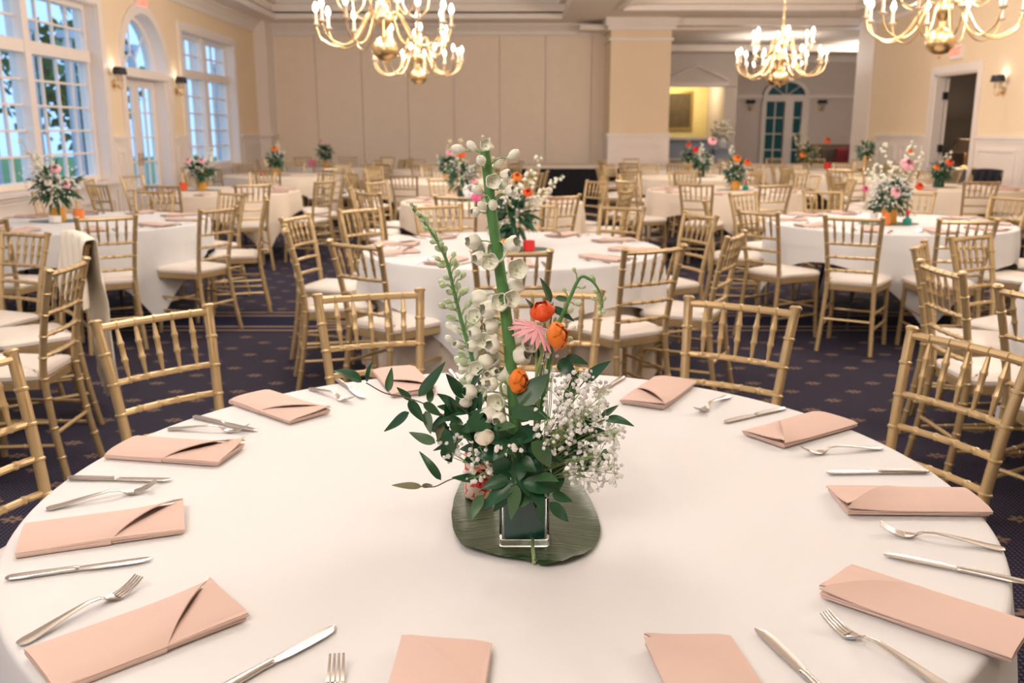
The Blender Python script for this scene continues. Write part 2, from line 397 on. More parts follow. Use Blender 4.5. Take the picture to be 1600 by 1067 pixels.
def arch_door(idx, a, c):
    d = struct(link('door_%d' % idx, None, None, (0, 0, 0))); xo = XL - .20; r = (c - a) / 2; cy = (a + c) / 2; n = 24
    def arc(r0, r1, x0, x1, bm):
        for i in range(n):
            g0, g1 = pi * i / n, pi * (i + 1) / n; V = []
            for xx in (x0, x1):
                for rr, g in ((r0, g0), (r1, g0), (r1, g1), (r0, g1)): V.append((xx, cy - rr * cos(g), DOORS + rr * sin(g)))
            bm.add(V, [(0, 1, 2, 3), (7, 6, 5, 4), (0, 4, 5, 1), (1, 5, 6, 2), (2, 6, 7, 3), (3, 7, 4, 0)])
    f = MB(); arc(r, r + .14, XL, XL + .035, f); arc(r - .012, r, XL - WT, XL, f)
    for p, q in ((a - .14, a), (c, c + .14)): f.b2(XL, XL + .035, p, q, 0, DOORS)
    for p, q in ((a, a + .06), (c - .06, c)): f.b2(xo - .06, XL, p, q, 0, DOORS)
    arc(r - .07, r - .012, xo - .05, xo + .05, f)
    f.build('door_frame', M['trim'], d, 0)
    s = MB(); s.b2(xo - .08, XL + .05, a, c, DOORS - .10, DOORS + .02); s.build('transom_bar', M['trim'], d, 0)
    # fanlight
    fan = MB(); pts = [(cy - (r - .07) * cos(pi * i / n), DOORS + .02 + (r - .09) * sin(pi * i / n)) for i in range(n + 1)]
    V = [(xo + dx, yy, zz) for dx in (-.003, .003) for yy, zz in pts]; k = n + 1
    fan.add(V, [tuple(range(k)), tuple(reversed(range(k, 2 * k)))]); fan.build('pane', M['pane'], d, 0)
    for g in (pi / 4, pi / 2, 3 * pi / 4):
        q = MB(); q.tube([(xo, cy - .2 * cos(g), DOORS + .02 + .2 * sin(g)), (xo, cy - (r - .06) * cos(g), DOORS + .02 + (r - .06) * sin(g))], .014, 6); q.build('muntin', M['trim'], d)
    q = MB(); q.tube([(xo, cy - .22 * cos(pi * i / 12), DOORS + .02 + .22 * sin(pi * i / 12)) for i in range(13)], .014, 6); q.build('muntin', M['trim'], d)
    # two glazed leaves
    for (l0, l1, hs) in ((a + .06, cy - .005, 1), (cy + .005, c - .06, -1)):
        leaf = MB(); z1 = DOORS - .10
        for (p, q, z0, zz) in ((l0, l0 + .11, 0.01, z1), (l1 - .11, l1, 0.01, z1), (l0 + .11, l1 - .11, .01, .26), (l0 + .11, l1 - .11, z1 - .12, z1)): leaf.b2(xo - .022, xo + .022, p, q, z0, zz)
        lo = leaf.build('door_leaf', M['trim'], d, 0)
        g0, g1 = l0 + .11, l1 - .11; nr = 5; rh = (z1 - .38) / nr; cw = (g1 - g0) / 2
        gm = MB(); gm.b2(-.003, .003, -cw / 2 + .01, cw / 2 - .01, -rh / 2 + .01, rh / 2 - .01); me = gm.mesh('pane', M['pane'], 0)
        for i in range(2):
            for j in range(nr): link('pane', me, lo, (xo, g0 + (i + .5) * cw, .26 + (j + .5) * rh))
        q = MB(); q.b2(xo - .018, xo + .018, (g0 + g1) / 2 - .011, (g0 + g1) / 2 + .011, .26, z1 - .12); q.build('muntin', M['trim'], lo, 0)
        for j in range(1, nr): q = MB(); q.b2(xo - .017, xo + .017, g0, g1, .26 + j * rh - .011, .26 + j * rh + .011); q.build('muntin', M['trim'], lo, 0)
        h = MB(); hy = l1 - .055 if hs > 0 else l0 + .055
        h.tube([(xo + .02, hy, 1.02), (xo + .06, hy, 1.02), (xo + .065, hy - hs * .10, 1.02)], .011, 8); h.b2(xo + .02, xo + .028, hy - .025, hy + .025, .93, 1.12); h.build('door_handle', M['brass'], lo)
arch_door(1, *DOOR); arch_door(4, 5.9, 7.5)

# ---- right wall with doorway into a dim side room
DR = (14.25, 15.7); DRH = 2.33
b = MB(); b.b2(XR, XR + .16, YF - .3, DR[0], 0, ZT); b.b2(XR, XR + .16, DR[1], 18.6, 0, ZT); b.b2(XR, XR + .16, DR[0], DR[1], DRH, ZT)
wr = struct(b.build('wall_right', M['wall'], None, 0))
wainscot(wr, XR, YF, DR[0] - .14, -1); wainscot(wr, XR, DR[1] + .14, 18.0, -1)
d = struct(link('door_2', None, None, (0, 0, 0)))
f = MB()
for p, q in ((DR[0] - .13, DR[0]), (DR[1], DR[1] + .13)): f.b2(XR - .035, XR, p, q, 0, DRH + .13)
f.b2(XR - .035, XR, DR[0], DR[1], DRH, DRH + .13); f.b2(XR, XR + .16, DR[0], DR[0] + .03, 0, DRH); f.b2(XR, XR + .16, DR[1] - .03, DR[1], 0, DRH); f.b2(XR, XR + .16, DR[0], DR[1], DRH - .03, DRH)
f.build('door_frame', M['trim'], d, 0)
LA = radians(70); LD = Vector((cos(LA), sin(LA), 0)); L = MB(); L.box((XR + .19 + .68 * LD.x, DR[1] - .04 + .68 * LD.y, 1.145), (1.36, .045, 2.28), LA); lf = L.build('door_leaf', M['lobbywall'], d, 0)
for z in (.3, 1.15, 2.0): h = MB(); h.b2(XR + .12, XR + .18, DR[1] - .10, DR[1] - .03, z - .06, z + .06); h.build('hinge', M['dark'], lf, 0)
hp = Vector((XR + .19, DR[1] - .04, 1.02)) + LD * 1.28; hn = Vector((sin(LA), -cos(LA), 0)); h = MB(); h.tube([hp + hn * .02, hp + hn * .08, hp + hn * .085 - LD * .12], .012, 8); h.build('door_handle', M['dark'], lf)
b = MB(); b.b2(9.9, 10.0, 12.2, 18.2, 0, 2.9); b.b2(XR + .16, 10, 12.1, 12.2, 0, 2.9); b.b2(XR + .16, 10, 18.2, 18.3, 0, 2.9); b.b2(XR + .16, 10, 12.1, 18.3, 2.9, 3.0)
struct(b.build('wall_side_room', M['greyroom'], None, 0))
# post at the end of the right wall, header over the wide opening
b = MB(); b.b2(XR - .03, XR + .19, 18.45, 19.3, 0, ZC); b.b2(XR - .05, XR + .2, 18.43, 19.32, 0, .2); struct(b.build('trim_7', M['trim'], None, 0))
# column
b = MB(); cx0, cx1, cyf = 2.0, 3.22, 19.35
b.b2(cx0, cx1, cyf, YB + .2, 0, ZC); wc = struct(b.build('wall_column', M['wall'], None, 0))
b = MB(); b.b2(cx0 - .025, cx1 + .025, cyf - .025, YB, 0, RAIL); b.b2(cx0 - .05, cx1 + .05, cyf - .05, YB, RAIL - .05, RAIL + .02); b.b2(cx0 - .05, cx1 + .05, cyf - .05, YB, 0, .2); b.build('wainscot_board', M['trim'], wc, 0)
for (x0, x1, z0, z1) in ((2.15, 3.07, .30, .35), (2.15, 3.07, 1.12, 1.17), (2.15, 2.20, .35, 1.12), (3.02, 3.07, .35, 1.12)):
    b = MB(); b.b2(x0, x1, cyf - .045, cyf - .02, z0, z1); b.build('panel_moulding', M['trim'], wc, 0)
b = MB(); b.b2(cx0 - .04, cx1 + .04, cyf - .04, YB, 3.20, 3.26); b.b2(cx0 - .07, cx1 + .07, cyf - .07, YB, 3.40, 3.48); b.b2(cx0 - .12, cx1 + .12, cyf - .12, YB, 3.48, ZC); b.build('capital', M['trim'], wc, 0)
b = MB(); b.b2(cx1, XR + .05, 19.4, 19.75, 3.50, ZC + .3); struct(b.build('trim_8', M['trim'], None, 0))

# ---- back partition of folding panels
wbk = struct(link('wall_back', None, None, (0, 0, 0)))
b = MB(); b.b2(XL - .3, 2.3, YB + .06, YB + .2, 0, ZT); b.build('backing', M['seam'], wbk, 0)
PW = .99; x = XL; k = 0
edges = [XL + .25 + .02]
first = (505 - 800) / FPX * YB
xx = first - 0.99
edges.append(xx)
while xx + .99 < 2.0: xx += .99; edges.append(xx)
edges.append(2.05)
for e0, e1 in zip(edges[:-1], edges[1:]):
    if e1 - e0 < .1: continue
    b = MB(); b.b2(e0 + .005, e1 - .005, YB, YB + .06, .03, 3.42); b.build('partition_panel', M['panel'], wbk, 0)
b = MB(); b.b2(XL, 2.0, YB - .02, YB + .06, 3.42, 3.50); b.build('track', M['trim'], wbk, 0)
b = MB(); b.b2(XL - .3, XR + .3, YF - .25, YF - .1, 0, ZT); struct(b.build('wall_front', M['wall'], None, 0))

# ---- lobby beyond the opening
LZ = 3.45
b = MB(); b.b2(1.5, 11, 26.5, 26.7, 0, LZ)
wb2 = struct(b.build('wall_lobby', M['lobbywall'], None, 0))
b = MB(); b.b2(1.5, 11, 26.44, 26.5, 2.30, 2.40); b.build('picture_rail', M['trim'], wb2, 0)
b = MB(); b.b2(10.9, 11.0, 19.2, 26.6, 0, LZ); b.b2(XR + .16, 11, 19.2, 19.3, 0, LZ); b.b2(1.4, 1.5, 20.7, 26.6, 0, LZ); b.b2(1.5, 2.3, 20.65, 20.75, 0, LZ); struct(b.build('wall_lobby_side', M['lobbywall'], None, 0))
b = MB(); b.b2(1.4, 11, 19.75, 26.7, LZ, LZ + .1); b.b2(1.4, 11, 23.2, 23.5, LZ - .15, LZ); struct(b.build('ceiling_lobby', M['ceil'], None, 0))
b = MB(); b.b2(1.4, 11, 26.3, 26.5, LZ - .2, LZ); struct(b.build('trim_9', M['trim'], None, 0))
# bar alcove with frieze and pediment
b = MB(); b.b2(3.2, 5.75, 24.2, 24.5, 2.52, LZ); b.b2(3.2, 3.9, 24.2, 24.5, 0, 2.52); b.b2(5.45, 5.745, 24.52, 26.5, 0, LZ); b.b2(5.45, 5.75, 24.2, 24.51, 0, 2.51)
wb = struct(b.build('wall_bar', M['lobbywall'], None, 0))
b = MB(); b.b2(3.85, 5.5, 24.1, 24.2, 2.52, 2.62); b.tube([(3.9, 24.17, 2.68), (4.7, 24.17, 3.02), (5.5, 24.17, 2.68)], .04, 6); b.build('pediment', M['trim'], wb, 0)
b = MB(); b.lathe([(.02, 0), (.10, .02), (.10, .05), (.02, .06)], 20, (3.55, 24.2, 2.9), 0, Matrix.Rotation(pi / 2, 3, 'X')); b.build('rosette', M['trim'], wb)
b = MB(); b.b2(3.2, 5.45, 26.40, 26.5, 0, 2.9); struct(b.build('wall_bar_back', M['yellow'], None, 0))
t = thing('bar_counter', 'blue grey bar counter with pale top below the yellow alcove', 'counter', (4.65, 23.9, 0))
b = MB(); b.b2(-.8, .8, -.2, .2, 0, 1.20); b.build('counter_front', M['bluegrey'], t, 0)
b = MB(); b.b2(-.86, .86, -.28, .26, 1.20, 1.26); b.build('counter_top', M['trim'], t, 0)
t = thing('wall_hanging', 'tall dark gilt framed picture in the yellow alcove', 'picture', (4.65, 26.38, 0))
b = MB(); b.b2(-.34, .34, -.02, .015, 1.50, 2.45); b.build('canvas', M['painting'], t, 0)
b = MB()
for (x0, x1, z0, z1) in ((-.40, -.33, 1.44, 2.5), (.33, .40, 1.44, 2.5), (-.33, .33, 1.44, 1.51), (-.33, .33, 2.43, 2.5)): b.b2(x0, x1, -.045, .015, z0, z1)
b.build('picture_frame', M['giltframe'], t, 0)
# lobby entrance
d = struct(link('door_3', None, None, (7.65, 26.45, 0)))
f = MB(); n = 24; r = .58; zf = 2.36
for i in range(n):
    g0, g1 = pi * i / n, pi * (i + 1) / n; V = [(-rr * cos(g), yy, zf + .72 * rr * sin(g)) for yy in (-.08, .05) for rr, g in ((r - .06, g0), (r + .06, g0), (r + .06, g1), (r - .06, g1))]
    f.add(V, [(0, 1, 2, 3), (7, 6, 5, 4), (0, 4, 5, 1), (2, 6, 7, 3)])
f.b2(-.64, .64, -.08, .05, zf - .14, zf)
for x0, x1 in ((-.66, -.54), (-.02, .22), (.46, .66)): f.b2(x0, x1, -.08, .05, 0, zf - .14)
f.b2(-.54, .46, -.05, .05, 0, .45); f.build('door_frame', M['trim'], d, 0)
f = MB(); pts = [(-(r - .06) * cos(pi * i / n), zf + .72 * (r - .06) * sin(pi * i / n)) for i in range(n + 1)]
f.add([(x_, y_, z_) for y_ in (0, .01) for x_, z_ in pts], [tuple(range(n + 1)), tuple(reversed(range(n + 1, 2 * n + 2)))]); f.build('fanlight_pane', M['tealglass'], d, 0)
for g in (.25 * pi, .5 * pi, .75 * pi): f = MB(); f.tube([(0, -.02, zf), (-(r - .05) * cos(g), -.02, zf + .72 * (r - .05) * sin(g))], .015, 6); f.build('muntin', M['trim'], d)
for x0, x1, nc in ((-.54, -.02, 2), (.22, .46, 1)):
    cw = (x1 - x0) / nc
    for i in range(nc):
        for j in range(4):
            f = MB(); z0 = .45 + j * .442; f.b2(x0 + i * cw + .015, x0 + (i + 1) * cw - .015, -.004, .004, z0 + .015, z0 + .427); f.build('pane', M['tealglass'], d, 0)
    for j in range(1, 4): f = MB(); f.b2(x0, x1, -.02, .012, .45 + j * .442 - .015, .45 + j * .442 + .015); f.build('muntin', M['trim'], d, 0)
    if nc == 2: f = MB(); f.b2((x0 + x1) / 2 - .015, (x0 + x1) / 2 + .015, -.02, .012, .45, 2.22); f.build('muntin', M['trim'], d, 0)

# ---- outside the windows
ORDI = ['second', 'third', 'fourth', 'fifth', 'sixth', 'seventh', 'eighth', 'ninth', 'tenth', 'eleventh', 'twelfth']
b = MB(); b.b2(-60, XL - .32, -40, 60, -.35, -.25); tag(b.build('lawn', M['lawn'], None, 0), 'green lawn outside the left windows', 'lawn', None, 'structure')
b = MB(); b.b2(-9.4, XL - .31, -6, 32, -.25, -.05); struct(b.build('porch_floor', M['porch'], None, 0))
for i, y in enumerate([13.0 + 1.6 * q for q in range(12)]):
    t = thing('porch_column', 'white porch column outside, %s from the near window' % ('first', *ORDI)[i], 'column', (-9.0, y, -.05), 0, 'porch columns outside')
    b = MB(); b.lathe([(.10, .15), (.11, .3), (.105, 1.2), (.09, 3.2), (.09, 3.3)], 14); b.build('shaft', M['porch'], t)
    b = MB(); b.b2(-.14, .14, -.14, .14, 0, .15); b.build('base', M['porch'], t, 0); b = MB(); b.b2(-.14, .14, -.14, .14, 3.3, 3.45); b.build('capital', M['porch'], t, 0)
def blob_leaves(rnd, c, R, n, size, squash=1.0):
    b = MB()
    for _ in range(n):
        v = Vector((rnd.gauss(0, 1), rnd.gauss(0, 1), rnd.gauss(0, 1))).normalized() * R * rnd.uniform(.35, 1)
        v.z *= squash; p = Vector(c) + v; a = Vector((rnd.gauss(0, 1), rnd.gauss(0, 1), rnd.gauss(0, 1))).normalized(); q = a.orthogonal().normalized(); s_ = size * rnd.uniform(.6, 1.3); w = a.cross(q) * s_ * .35
        b.add([p, p + a * s_ * .5 + w, p + a * s_, p + a * s_ * .5 - w], [(0, 1, 2, 3)])
    return b
rt = random.Random(3)
for i, (x, y, h) in enumerate(((-14, 17.5, 5), (-17, 23.5, 6), (-13, 28, 5), (-21, 31, 7), (-16, 12.5, 5), (-23.5, 19, 7), (-27, 40, 8))):
    t = thing('garden_tree', 'leafy garden tree outside the windows, %s' % ('nearest the arched door', 'behind the arched door', 'seen past the far window', 'tall one past the far window', 'beside the near window', 'tall one beside the near window', 'farthest from the house')[i], 'tree', (x, y, -.25), 0, 'garden trees')
    b = MB(); b.tube([(0, 0, 0), (.1, .05, h * .3), (0, .1, h * .6)], [.22, .17, .08], 8); b.build('trunk', M['bark'], t)
    o = blob_leaves(rt, (0, 0, h * .62), h * .40, 700, .45).build('crown', M['treeleaf'], t, 0); o['kind'] = 'stuff'

# ---- sconces, exit signs
def sconce(label, loc, rz, lit=True):
    t = thing('wall_sconce', label, 'sconce', loc, rz, 'wall sconces')
    b = MB(); b.lathe([(.005, 0), (.05, .005), (.055, .015), (.02, .03), (.005, .035)], 16, (0, 0, 0), 0, Matrix.Rotation(-pi / 2, 3, 'X')); b.build('backplate', M['brass'], t)
    for s in (-1, 1):
        p = spline([(0, .03, 0), (s * .03, .09, -.07), (s * .065, .10, -.03), (s * .065, .10, .03)], 5)
        b = MB(); b.tube(p, .008, 8); a = b.build('arm', M['brass'], t)
        b = MB(); b.lathe([(.008, 0), (.022, .005), (.022, .015), (.012, .02), (.012, .09), (.004, .10)], 12, (s * .065, .10, .03)); b.build('candle', M['candle'], a)
        b = MB()
        for (r0, r1) in ((.065, .045),):
            rows = [[Vector((s * .065 + rr * cos(2 * pi * j / 20), .10 + rr * sin(2 * pi * j / 20), z)) for j in range(20)] for rr, z in ((.072, .12), (.052, .21))]
            b.sheet(rows, .002, 0, True)
        b.build('lamp_shade', M['lampshade'], a)
    if lit:
        l = bpy.data.lights.new('sconce_light', 'POINT'); l.energy = 1.0; l.color = LAMP_COL; l.shadow_soft_size = .03
        lo = bpy.data.objects.new('sconce_light', l); COL.objects.link(lo); lo.parent = t; lo.location = (0, .10, .22)
    return t
sconce('brass twin sconce with dark shades between near window and arched door', (XL, 12.77, 2.06), -pi / 2)
sconce('brass twin sconce with dark shades between arched door and far window', (XL, 15.11, 2.06), -pi / 2)
sconce('brass twin sconce with dark shades on right wall beside the doorway', (XR, 13.5, 2.0), pi / 2)
sconce('dark twin sconce left of the lobby entrance door', (6.67, 26.5, 2.05), pi, False)
sconce('dark twin sconce right of the lobby entrance door', (8.67, 26.5, 2.05), pi, False)
def exit_sign(label, loc, rz):
    t = thing('exit_sign', label, 'sign', loc, rz, 'exit signs')
    b = MB(); b.b2(-.17, .17, 0, .05, -.11, .11); b.build('housing', M['white'], t, 0)
    cu = bpy.data.curves.new('exit_letters', 'FONT'); cu.body = 'EXIT'; cu.size = .17; cu.align_x = 'CENTER'; cu.align_y = 'CENTER'; cu.extrude = .004; cu.offset = .004
    tmp = bpy.data.objects.new('tmp', cu); COL.objects.link(tmp); bpy.context.view_layer.update()
    me = bpy.data.meshes.new_from_object(tmp.evaluated_get(bpy.context.evaluated_depsgraph_get())); bpy.data.objects.remove(tmp)
    me.materials.clear(); me.materials.append(M['exit'])
    o = link('lettering', me, t); o.location = (0, .055, 0); o.rotation_euler = (pi / 2, 0, pi)
exit_sign('red EXIT sign above the arched door', (XL, 13.9, 3.24), -pi / 2)
exit_sign('red EXIT sign above the right doorway', (XR, 15.0, 2.64), pi / 2)

# ================================================================== CHANDELIERS
def make_chandelier():
    t = thing('chandelier', '', 'chandelier', (0, 0, 0), 0, 'brass candle chandeliers')
    b = MB(); b.lathe([(.006, 0), (.016, .012), (.012, .03), (.06, .04), (.105, .08), (.118, .13), (.105, .18), (.06, .22), (.03, .24)], 24); b.build('ball', M['brass'], t)
    b = MB(); b.lathe([(.03, .235), (.022, .29), (.05, .33), (.075, .37), (.07, .42), (.035, .46), (.028, .52), (.05, .56), (.065, .60), (.055, .65), (.03, .69), (.018, .76), (.03, .80), (.014, .84), (.01, .9)], 20); b.build('body', M['brass'], t)
    b = MB(); b.tube([(0, 0, .88), (0, 0, 1.95 if True else 0)], .008, 8)
    for i in range(10): b.lathe([(.008, 0), (.02, .015), (.008, .03)], 8, (0, 0, .95 + i * .09))
    b.lathe([(.01, 0), (.06, .015), (.07, .03), (.01, .032)], 20, (0, 0, 1.90)); b.build('hanging_rod', M['brass'], t)
    def tier(n, R, z0, zb, ph):
        p = spline([(.03, 0, z0), (.14, 0, z0 + .03), (R * .45, 0, zb + .02), (R * .68, 0, zb - .05), (R * .92, 0, zb + .01), (R, 0, zb + .12)], 5)
        a = MB(); a.tube(p, .0068, 8); me = a.mesh('arm', M['brass'])
        c = MB(); c.lathe([(.006, .115), (.03, .125), (.038, .14), (.016, .145), (.013, .15), (.013, .235), (.006, .24)], 12, (R, 0, zb)); cm = c.mesh('candle', [M['candle']])
        g = MB(); g.lathe([(.004, .238), (.017, .25), (.024, .272), (.017, .30), (.004, .325)], 10, (R, 0, zb)); gm = g.mesh('bulb', M['bulb'])
        for i in range(n):
            ao = link('arm', me, t, (0, 0, 0), ph + 2 * pi * i / n); link('candle', cm, ao); link('bulb', gm, ao)
            if n == 12 and i % 2 == 0 or n == 6 and i % 3 == 0:
                l = LIGHT; lo = bpy.data.objects.new('bulb_light', l); COL.objects.link(lo); lo.parent = ao; lo.location = (R, 0, zb + .43)
    tier(12, .60, .40, .20, .1); tier(6, .42, .60, .46, .35)
    return t
LIGHT = bpy.data.lights.new('bulb_light', 'POINT'); LIGHT.energy = LAMP_W / 8; LIGHT.color = LAMP_COL; LIGHT.shadow_soft_size = .03
chand = [((-1.14, 8.6), 'largest brass chandelier, upper left, cut by the top edge'), ((-1.28, 13.0), 'small brass chandelier just right of and behind the upper left one'),
         ((3.53, 7.9), 'brass chandelier at the upper right corner of the picture'), ((3.75, 13.3), 'brass chandelier hanging in front of the opening to the lobby'),
         ((5.76, 21.0), 'farthest brass chandelier, seen low behind the one before the opening'),
         ((-1.08, 3.7), 'brass chandelier overhead, out of the frame on the left'), ((3.62, 3.5), 'brass chandelier overhead, out of the frame on the right'),
         ((-1.1, -.5), 'brass chandelier behind the camera on the left')]
proto = make_chandelier()
for i, ((x, y), lab) in enumerate(chand):
    o = proto if i == 0 else copy_tree(proto)
    o.location = (x, y, 2.03 if y < 20 else 2.38); o.rotation_euler.z = i * .37; o['label'] = lab
    if y > 20:
        dim = LIGHT.copy(); dim.energy *= .3
        for ch in o.children_recursive:
            if ch.type == 'LIGHT': ch.data = dim
# alcove lamp, and an unseen lobby lamp added to brighten the lobby
def ceil_lamp(label, loc, w, colr):
    t = thing('ceiling_lamp', label, 'lamp', loc, 0, 'small flush ceiling lamps')
    b = MB(); b.lathe([(.02, -.11), (.10, -.09), (.14, -.04), (.15, -.01)], 20); b.build('diffuser', M['candle'], t)
    b = MB(); b.lathe([(.16, -.01), (.17, 0), (.01, .0)], 20); b.build('rim', M['brass'], t)
    l = bpy.data.lights.new('lamp_light', 'POINT'); l.energy = w; l.color = colr; l.shadow_soft_size = .12
    lo = bpy.data.objects.new('lamp_light', l); COL.objects.link(lo); lo.parent = t; lo.location = (0, 0, -.28)
ceil_lamp('added ceiling lamp brightening the lobby', (8.4, 22.6, LZ), 60, (1, .85, .72))
ceil_lamp('flush ceiling lamp inside the yellow alcove', (4.65, 25.4, 2.9), 45, (1, .84, .55))
b = MB(); b.b2(3.2, 5.45, 24.5, 26.5, 2.9, 2.95); struct(b.build('ceiling_bar', M['ceil'], None, 0))

# ================================================================== CHAIRS
def smooth_path(keys, n=5): return spline(keys, n)
def ringed(pts, r, rings, rr, hw):
    """sample a path densely with bamboo rings: returns points and radii. rings: fractions along the length"""
    P = [Vector(p) for p in pts]; L = [0.0]
    for a, c in zip(P[:-1], P[1:]): L.append(L[-1] + (c - a).length)
    T = L[-1]
    def at(s):
        s = min(max(s, 0), T)
        for i in range(len(P) - 1):
            if s <= L[i + 1] + 1e-9: return P[i].lerp(P[i + 1], (s - L[i]) / max(1e-9, L[i + 1] - L[i]))
        return P[-1]
    S = [(s, 0) for s in L]
    for f in rings:
        c = f * T; S = [q for q in S if abs(q[0] - c) > hw * 1.6]
        S += [(c - hw, 0), (c - hw * .45, 1), (c + hw * .45, 1), (c + hw, 0)]
    S.sort(); return [at(s) for s, _ in S], [(rr if k else r) for _, k in S]
POSTK = lambda s: [(s * .172, -.262, 0), (s * .160, -.222, .22), (s * .150, -.198, .44), (s * .152, -.205, .56), (s * .164, -.238, .74), (s * .178, -.278, .905)]
def post_x(z):
    K = POSTK(1)
    for a, c in zip(K[:-1], K[1:]):
        if z <= c[2]: t = (z - a[2]) / (c[2] - a[2]); return lerp(a[0], c[0], t), lerp(a[1], c[1], t)
    return K[-1][0], K[-1][1]
def chair_parts(hi=True):
    ns = 10 if hi else 6; out = []
    # seat frame: rounded trapezoid ring
    def outline(g=0.0, n=7):
        pts = []
        corners = [(-.165, -.185, .02), (.165, -.185, .02), (.205, .195, .07), (-.205, .195, .07)]
        for i, (x, y, r) in enumerate(corners):
            a0 = [pi, 1.5 * pi, 0, .5 * pi][i]; cx = x + (r if x < 0 else -r); cy = y + (r if y < 0 else -r)
            for k in range(n if hi else 3):
                g_ = a0 + (pi / 2) * k / ((n if hi else 3) - 1); pts.append((cx + (r + g) * cos(g_), cy + (r + g) * sin(g_)))
        return pts
    b = MB(); rows = [[Vector((x, y, z)) for x, y in outline(g)] for g, z in ((-.012, .408), (0, .414), (0, .444), (-.012, .450))]
    b.sheet(rows, 0, 0, True); k = len(outline()); b.add(rows[-1], [tuple(range(k))]); b.add(rows[0], [tuple(reversed(range(k)))]); out.append(('seat', b, 'gold'))
    b = MB(); rows = [[Vector((x * s, y * s + .003, z)) for x, y in outline(g)] for g, s, z in ((-.008, 1, .446), (.003, 1, .456), (.004, 1, .472), (-.008, 1, .484), (-.03, .97, .491), (-.03, .6, .497), (-.03, .15, .498))]
    b.sheet(rows, 0, 0, True); b.add(rows[-1], [tuple(range(k))]); out.append(('cushion', b, 'cushion'))
    for s in (-1, 1):
        b = MB(); pts = smooth_path(POSTK(s), 4 if hi else 2)
        if hi:
            p, r = ringed(pts, .0152, (.13, .27, .41, .50, .60, .70, .80, .90), .0184, .0055)
            p += [p[-1] + Vector((0, -.001, .002)), p[-1] + Vector((0, -.003, .008)), p[-1] + Vector((0, -.004, .014))]; r += [.0192, .0198, .013]
        else: p, r = pts, [.0155] * len(pts)
        b.tube(p, r, ns); out.append(('back_post', b, 'gold'))
        b = MB(); pts = [(s * .176, .165, .412), (s * .180, .172, .2), (s * .186, .185, 0)]
        p, r = ringed(pts, .0150, (.2, .45, .7, .9), .0178, .005) if hi else (pts, [.016] * 3)
        b.tube(p, r, ns); out.append(('leg', b, 'gold'))
    def rail(z, name, rad, nr):
        x, y = post_x(z); b = MB(); n = 8 if hi else 4
        pts = [(lerp(-x, x, i / n), y - .016 * (1 - (2 * i / n - 1) ** 2), z) for i in range(n + 1)]
        p, r = ringed(pts, rad, [(i + 1) / (nr + 1) for i in range(nr)], rad * 1.22, .0045) if hi else (pts, [rad] * len(pts))
        b.tube(p, r, 8 if hi else 5); out.append((name, b, 'gold'))
    rail(.893, 'crest_rail', .0118, 5); rail(.730, 'back_rail', .0100, 5); rail(.640, 'back_rail', .0100, 4); rail(.550, 'back_rail', .0100, 4)
    for i in range(5):
        f = (i + 1) / 6; x0, y0 = post_x(.735); x1, y1 = post_x(.888); bow = 1 - (2 * f - 1) ** 2; b = MB()
        A = Vector((lerp(-x0, x0, f), y0 - .016 * bow, .735)); B = Vector((lerp(-x1, x1, f), y1 - .016 * bow, .888))
        prof = ((0, .0045), (.12, .0065), (.30, .0085), (.33, .0108), (.37, .0108), (.40, .0088), (.62, .0088), (.65, .0108), (.69, .0108), (.72, .0085), (.88, .0065), (1, .0045)) if hi else ((0, .006), (.5, .0095), (1, .006))
        b.tube([A.lerp(B, q) for q, _ in prof], [r for _, r in prof], 8 if hi else 4); out.append(('spindle', b, 'gold'))
    def stretch(A, B, n=2):
        b = MB(); p, r = ringed([A, B], .0088, [(i + 1) / (n + 1) for i in range(n)], .0112, .004) if hi else ([A, B], [.009, .009])
        b.tube(p, r, 8 if hi else 4); out.append(('stretcher', b, 'gold'))
    def fl(s, z): t = z / .412; return (s * lerp(.186, .176, t), lerp(.185, .165, t), z)
    def bl(s, z): x, y = post_x(z); return (s * x, y, z)
    for s in (-1, 1):
        stretch(fl(s, .17), bl(s, .17)); stretch(fl(s, .27), bl(s, .27))
    stretch(fl(-1, .22), fl(1, .22)); stretch(bl(-1, .22), bl(1, .22))
    return out
CP = [(n, b.mesh(n, M[m])) for n, b, m in chair_parts(True)]
lo_f, lo_c = MB(), MB()
for n, b, m in chair_parts(False): (lo_c if m == 'cushion' else lo_f).add(b.v, b.f)
CF = [('frame', lo_f.mesh('frame', M['gold'])), ('cushion', lo_c.mesh('cushion', M['cushion']))]
CHAIRS = []
def chair(x, y, face, label, group, near=True, force=False):
    """x, y: seat centre; face: direction the sitter looks (radians)"""
    if not force and any(hypot(x - a, y - c) < .50 for a, c in CHAIRS): return None
    if (x < XL + .45) or x > XR - .35: return None
    CHAIRS.append((x, y))
    t = thing('chiavari_chair', label, 'chair', (x, y, 0), face - pi / 2, group)
    for n, me in (CP if near else CF): link(n, me, t)
    return t
def chair_crest(cx, cy, tx, ty, label, group, near=True):
    """chair whose crest rail stands at cx, cy and that faces the table centre tx, ty"""
    a = atan2(ty - cy, tx - cx); return chair(cx + .275 * cos(a), cy + .275 * sin(a), a, label, group, near, True)

